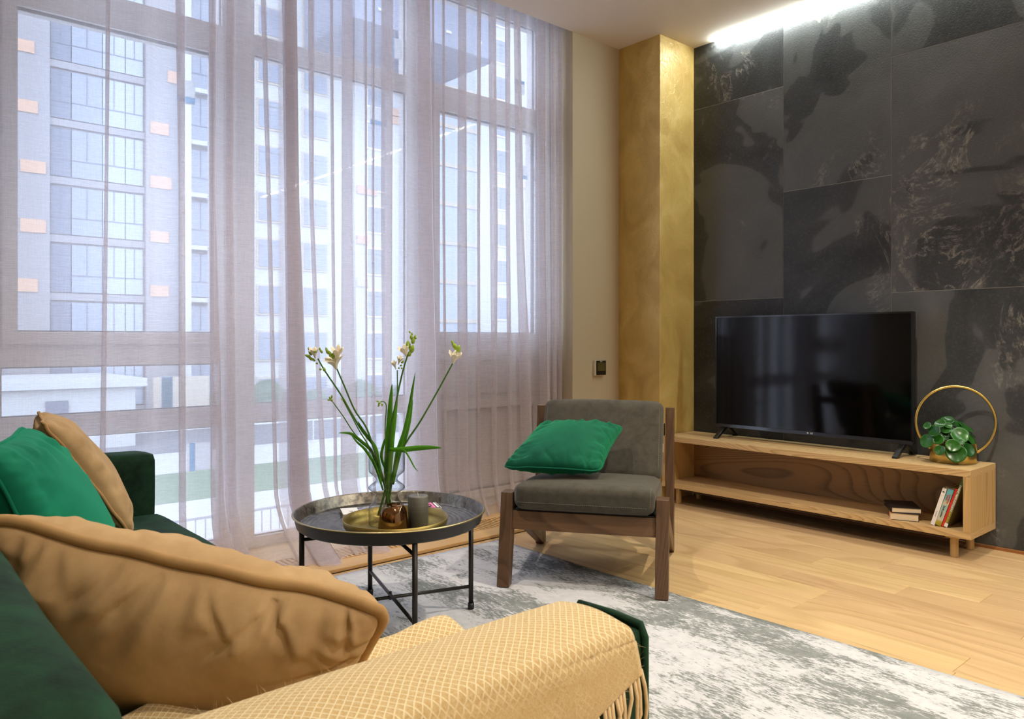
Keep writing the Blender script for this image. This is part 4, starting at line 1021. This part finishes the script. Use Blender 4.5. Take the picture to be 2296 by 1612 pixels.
# armchair cushion: corners in chair coordinates -> world
CHM = Matrix.Translation((2.136, 2.495, 0)) @ Matrix.Rotation(A, 4, 'Z')
c_ = lambda s, D, z: CHM @ Vector((s, D, z))
pillow('throw_cushion', 'emerald green velvet cushion leaning askew on the armchair', c_(.066, .445, .662), c_(.462, .505, .652), c_(.396, .150, .490), c_(-.03, .07, .505), .080, M['green'], M['green'], 4, .07, .008, ridge=.008, pr=.0035)
# sofa cushions
pillow('throw_cushion', 'tan velvet cushion tucked behind the green one by the far sofa arm', (.40, 2.36, .845), (.455, 2.77, .842), (.700, 2.885, .475), (.65, 2.46, .475), .075, M['tan'], M['tan_pipe'], 12, .06, .007, pr=.005, ridge=.006)
pillow('throw_cushion', 'bright emerald velvet cushion at the left picture edge on the sofa', (.19, 1.70, .862), (.315, 2.10, .862), (.56, 2.30, .48), (.34, 1.70, .49), .085, M['emerald'], M['emerald'], 21, .06, .007, pr=.004, ridge=.007)
P0 = Vector((.600, .955, .672)); P1 = Vector((.150, 1.318, .812)); h_ = Vector((-.753, .658, 0)); 
e1 = (P1-P0); dn = Vector((FX*.56, FY*.56, -.83)); dn = (dn*.93+h_*.34).normalized()
pillow('throw_cushion', 'large tan velvet cushion with thick piping in the near sofa corner', P1, P0, P0+dn*.40, P1+dn*.40, .118, M['tan'], M['tan_pipe'], 31, .05, .0105, NG=120, pr=.0092, front_wr=.9, ridge=.0105)

# ------------------------------------------------------------------ sofa
SF = thing('sofa', 'dark green velvet sofa with low arms, seen over its near arm', 'sofa', (.4, 1.9, 0))
def rbox(name, x0, x1, y0, y1, z0, z1, r, mat, parent, crown=0, seg=4, wob=.004):
    bm = bmesh.new(); bmesh.ops.create_cube(bm, size=2); bmesh.ops.subdivide_edges(bm, edges=bm.edges[:], cuts=19, use_grid_fill=True)
    c = Vector(((x0+x1)/2, (y0+y1)/2, (z0+z1)/2)); d = Vector(((x1-x0)/2, (y1-y0)/2, (z1-z0)/2)); vs = []
    for v_ in bm.verts:
        p = Vector([v_.co[i]*d[i] for i in range(3)]); inn = Vector([max(-(d[i]-r), min(d[i]-r, p[i])) for i in range(3)]); q = p-inn
        if q.length > 1e-6: p = inn+q.normalized()*r
        k_ = (1-(p.x/d.x)**2)*(1-(p.y/d.y)**2)
        if p.z > 0: p.z += crown*k_
        w_ = c+p; w_ += Vector((noise.noise(w_*4), noise.noise(w_*4+Vector((5,0,0))), noise.noise(w_*4+Vector((0,9,0)))))*wob
        vs.append(w_)
    m = MB().add(vs, [tuple(k_.index for k_ in f.verts) for f in bm.faces]); bm.free()
    return m.build(name, mat, parent, True)
rbox('base', -.12, .84, .72, 3.06, .10, .30, .02, M['velvet'], SF)
rbox('seat_cushion', .12, .872, .845, 1.90, .285, .445, .045, M['velvet'], SF, .022)
rbox('seat_cushion', .12, .872, 1.905, 2.92, .285, .445, .045, M['velvet'], SF, .022)
rbox('backrest_frame', -.24, .012, .58, 3.08, .10, .772, .022, M['velvet'], SF, .0)
rbox('back_cushion', .036, .165, .585, 1.88, .42, .795, .04, M['velvet'], SF, .01)
rbox('back_cushion', .036, .30, 1.885, 2.92, .42, .800, .05, M['velvet'], SF, .01)
an_ = rbox('arm', .0, .868, .702, .830, .10, .649, .014, M['velvet'], SF, .0, wob=.003)
af_ = rbox('arm', .0, .850, 2.925, 3.06, .10, .658, .022, M['velvet'], SF, .006, wob=.005)
# welts on the arms
def welt(path, parent, r=.006): return MB().sweep([Vector(p) for p in path], r, 8).build('piping', M['velvet'], parent, True)
welt([(.866, .828, .12), (.867, .829, .640), (.863, .827, .651), (.865, .76, .653), (.866, .708, .650), (.868, .703, .634), (.868, .703, .12)], an_, .0065)
for x_ in (-.08, .78):
    for y_ in (.76, 3.0): MB().box(x_-.025, x_+.025, y_-.025, y_+.025, .0098 if x_ > .5 else 0, .10).build('leg', M['walnut'], SF)

# ------------------------------------------------------------------ throw blanket over the near arm
t = NT('woven_throw'); tc = t.n('ShaderNodeTexCoord'); sp = t.n('ShaderNodeSeparateXYZ'); t.l(tc.outputs['UV'], sp.inputs[0])
nz = t.noise(tc.outputs['UV'], 7, 3, .6)
u_ = t.math('ADD', sp.outputs[0], t.math('MULTIPLY', nz, .006)); v_ = t.math('ADD', sp.outputs[1], t.math('MULTIPLY', nz, .006))
FQ = 2*PI/.025
d1 = t.math('SINE', t.math('MULTIPLY', t.math('ADD', u_, v_), FQ)); d2 = t.math('SINE', t.math('MULTIPLY', t.math('SUBTRACT', u_, v_), FQ))
pat = t.math('MAXIMUM', t.math('ABSOLUTE', d1), t.math('ABSOLUTE', d2))
inn = t.math('MULTIPLY', t.math('ABSOLUTE', d1), t.math('ABSOLUTE', d2))
dia = t.step(t.math('MINIMUM', t.math('ABSOLUTE', d1), t.math('ABSOLUTE', d2)), .18, .42)
fz = t.noise(t.co(), 240, 3, .7); fz2 = t.noise(t.co(), 30, 4, .6)
f = t.math('ADD', t.math('MULTIPLY', dia, .8), t.math('MULTIPLY', t.math('SUBTRACT', fz, .5), 1.3), True)
# the end band is plain woven wool: pattern fades towards the outer hem
band = t.step(t.math('ADD', sp.outputs[1], t.math('MULTIPLY', nz, .03)), .015, .05)
f = t.math('MAXIMUM', f, t.math('MULTIPLY', band, t.math('ADD', .35, t.math('MULTIPLY', fz2, .7))), True)
col = t.mix(f, rgb(232,216,176), rgb(190,158,106))
M['throw'] = t.set(col, .95, normal=t.bump(t.math('ADD', t.math('MULTIPLY', f, -.6), fz), .45, .004), spec=.1, sheen=.5, sheen_tint=rgb(250,230,195), sheen_rough=.5)
# cross-section path across the arm, parameter s in metres from the arm's outer top edge (s>0 down outside, s<0 over the top and down inside)
AO, AI, AZ = .702, .830, .6525
def cross(s, x):
    r = .018; lift = .004+.003*noise.noise(Vector((x*5, s*6, 3)))
    top_w = AI-AO
    if s >= 0:
        y = AO-lift-.006-.010*math.sin(min(1, s/.1)*PI/2)-.012*noise.noise(Vector((x*6, s*4, 1)))*min(1, s/.06); z = AZ+lift-s
        if s < r: k_ = s/r; y = AO-(lift+.006)*math.sin(k_*PI/2); z = AZ+lift-r*(1-math.cos(k_*PI/2))*.9-0.0*s
        else: z = AZ+lift-.9*r-(s-r)
        return (y, z)
    q = -s
    if q <= top_w: return (AO+q, AZ+lift+.010*math.sin(q/top_w*PI)*(.8+.4*noise.noise(Vector((x*4, 0, 5)))))
    q -= top_w
    dz = .175
    if q < dz: return (AI+.010+.012*(q/dz)+.012*noise.noise(Vector((x*6, q*6, 9))), AZ+lift-q)
    q -= dz
    lump = .026+.030*noise.noise(Vector((x*4.5, q*6, 11)))+.012*noise.noise(Vector((x*13, q*14, 2)))
    return (AI+.022+q, AZ-dz-.002+max(.004, lump)+.022)
th_m = MB(); rows = []; uvs = []
NXT, NST = 110, 150
SEG = [-.62+.317*i/60 for i in range(60)]+[-.303+.175*i/25 for i in range(25)]+[-.128+.128*i/25 for i in range(26)]
for i in range(NXT+1):
    xi = i/NXT; row = []
    for j in range(NST+1):
        sj = j/NST
        # sheet runs from the seat (s=-.66) to the outer hem
        s0 = -.62
        # hem length grows away from the front corner
        xx = -.02+.845*xi
        hem = .060+max(0, (.825-xx))*.30
        s_ = SEG[j] if j <= 110 else hem*(j-110)/40
        # front edge draws back a little over the top of the arm
        pull = .0
        seatx = .03*max(0, min(1, (-s_-.33)/.12))
        xq = xx*(1-0)-(pull*1.6)*xi**6+seatx*xi**3
        if s_ > 0: xq += .012*min(1, s_/.08)*xi**8
        y, z = cross(s_, xx)
        row.append((xq+.004*noise.noise(Vector((xx*5, s_*5, 0))), y, z)); uvs.append((xx, -s_ if False else s_))
    rows.append(row)
th_m.grid(rows)
thr = th_m.build('throw_blanket', M['throw'], None, True)
uvl = thr.data.uv_layers.new(name='UVMap')
for lp in thr.data.loops:
    i_, j_ = divmod(lp.vertex_index, NST+1); u0, s0_ = uvs[lp.vertex_index]; uvl.data[lp.index].uv = (u0, s0_)
sdf = thr.modifiers.new('s', 'SOLIDIFY'); sdf.thickness = .007; sdf.offset = 1
tag(thr, 'tan and cream diamond weave wool throw with fringe over the near sofa arm', 'blanket')
# fringe along the outer hem
random.seed(21)
for i in range(46):
    xi = 1-i*.0105; k_ = min(NXT, max(0, int(round(xi*NXT)))); a = Vector(rows[k_][-1])
    if i > 0: a = a+Vector((0, 0, 0))
    L_ = random.uniform(.085, .115); sw = random.uniform(-.018, .018); c2 = random.uniform(-.01, .01)
    P = [a+Vector((0, -.003, .006)), a+Vector((sw*.2+.002, -.008, -L_*.2)), a+Vector((sw*.5+c2, -.009, -L_*.5)), a+Vector((sw*.9-c2, -.008, -L_*.78)), a+Vector((sw, -.007, -L_))]
    MB().sweep(P, [.0030, .0030, .0028, .0027, .0018], 7).build('fringe_tassel', M['throw_fr'] if 'throw_fr' in M else M.setdefault('throw_fr', plain('fringe_wool', rgb(222,196,152), .95, vary=.1, bumpy=.4)), thr, True)
# loose wool fibres standing off the throw
fz_m = MB(); random.seed(2)
for i in range(5200):
    a_i = random.randint(0, NXT-1); b_j = random.randint(int(NST*.28), NST-1); p = Vector(rows[a_i][b_j]); q1 = Vector(rows[a_i+1][b_j]); q2 = Vector(rows[a_i][b_j+1])
    n_ = (q1-p).cross(q2-p); n_ = n_.normalized() if n_.length > 1e-9 else U
    if n_.z < 0 and n_.y > 0: n_ = -n_
    if (p.y < .70 and n_.y > 0) or (p.y >= .70 and n_.z < 0): n_ = -n_
    p = p+(q1-p)*random.random()+(q2-p)*random.random()
    d_ = (n_+Vector((random.uniform(-1,1), random.uniform(-1,1), random.uniform(-1,1)))*.9).normalized(); e_ = d_.orthogonal().normalized()*.00012
    L_ = random.uniform(.004, .011); bnd = Vector((random.uniform(-1,1), random.uniform(-1,1), random.uniform(-1,1)))*.004
    s0_ = p+n_*.006
    fz_m.add([s0_-e_, s0_+e_, s0_+d_*L_*.6+bnd+e_, s0_+d_*L_*.6+bnd-e_, s0_+d_*L_+bnd*2], [(0,1,2,3), (3,2,4)])
ff = fz_m.build('wool_fuzz', M['throw_fr'], thr); ff['kind'] = 'stuff'
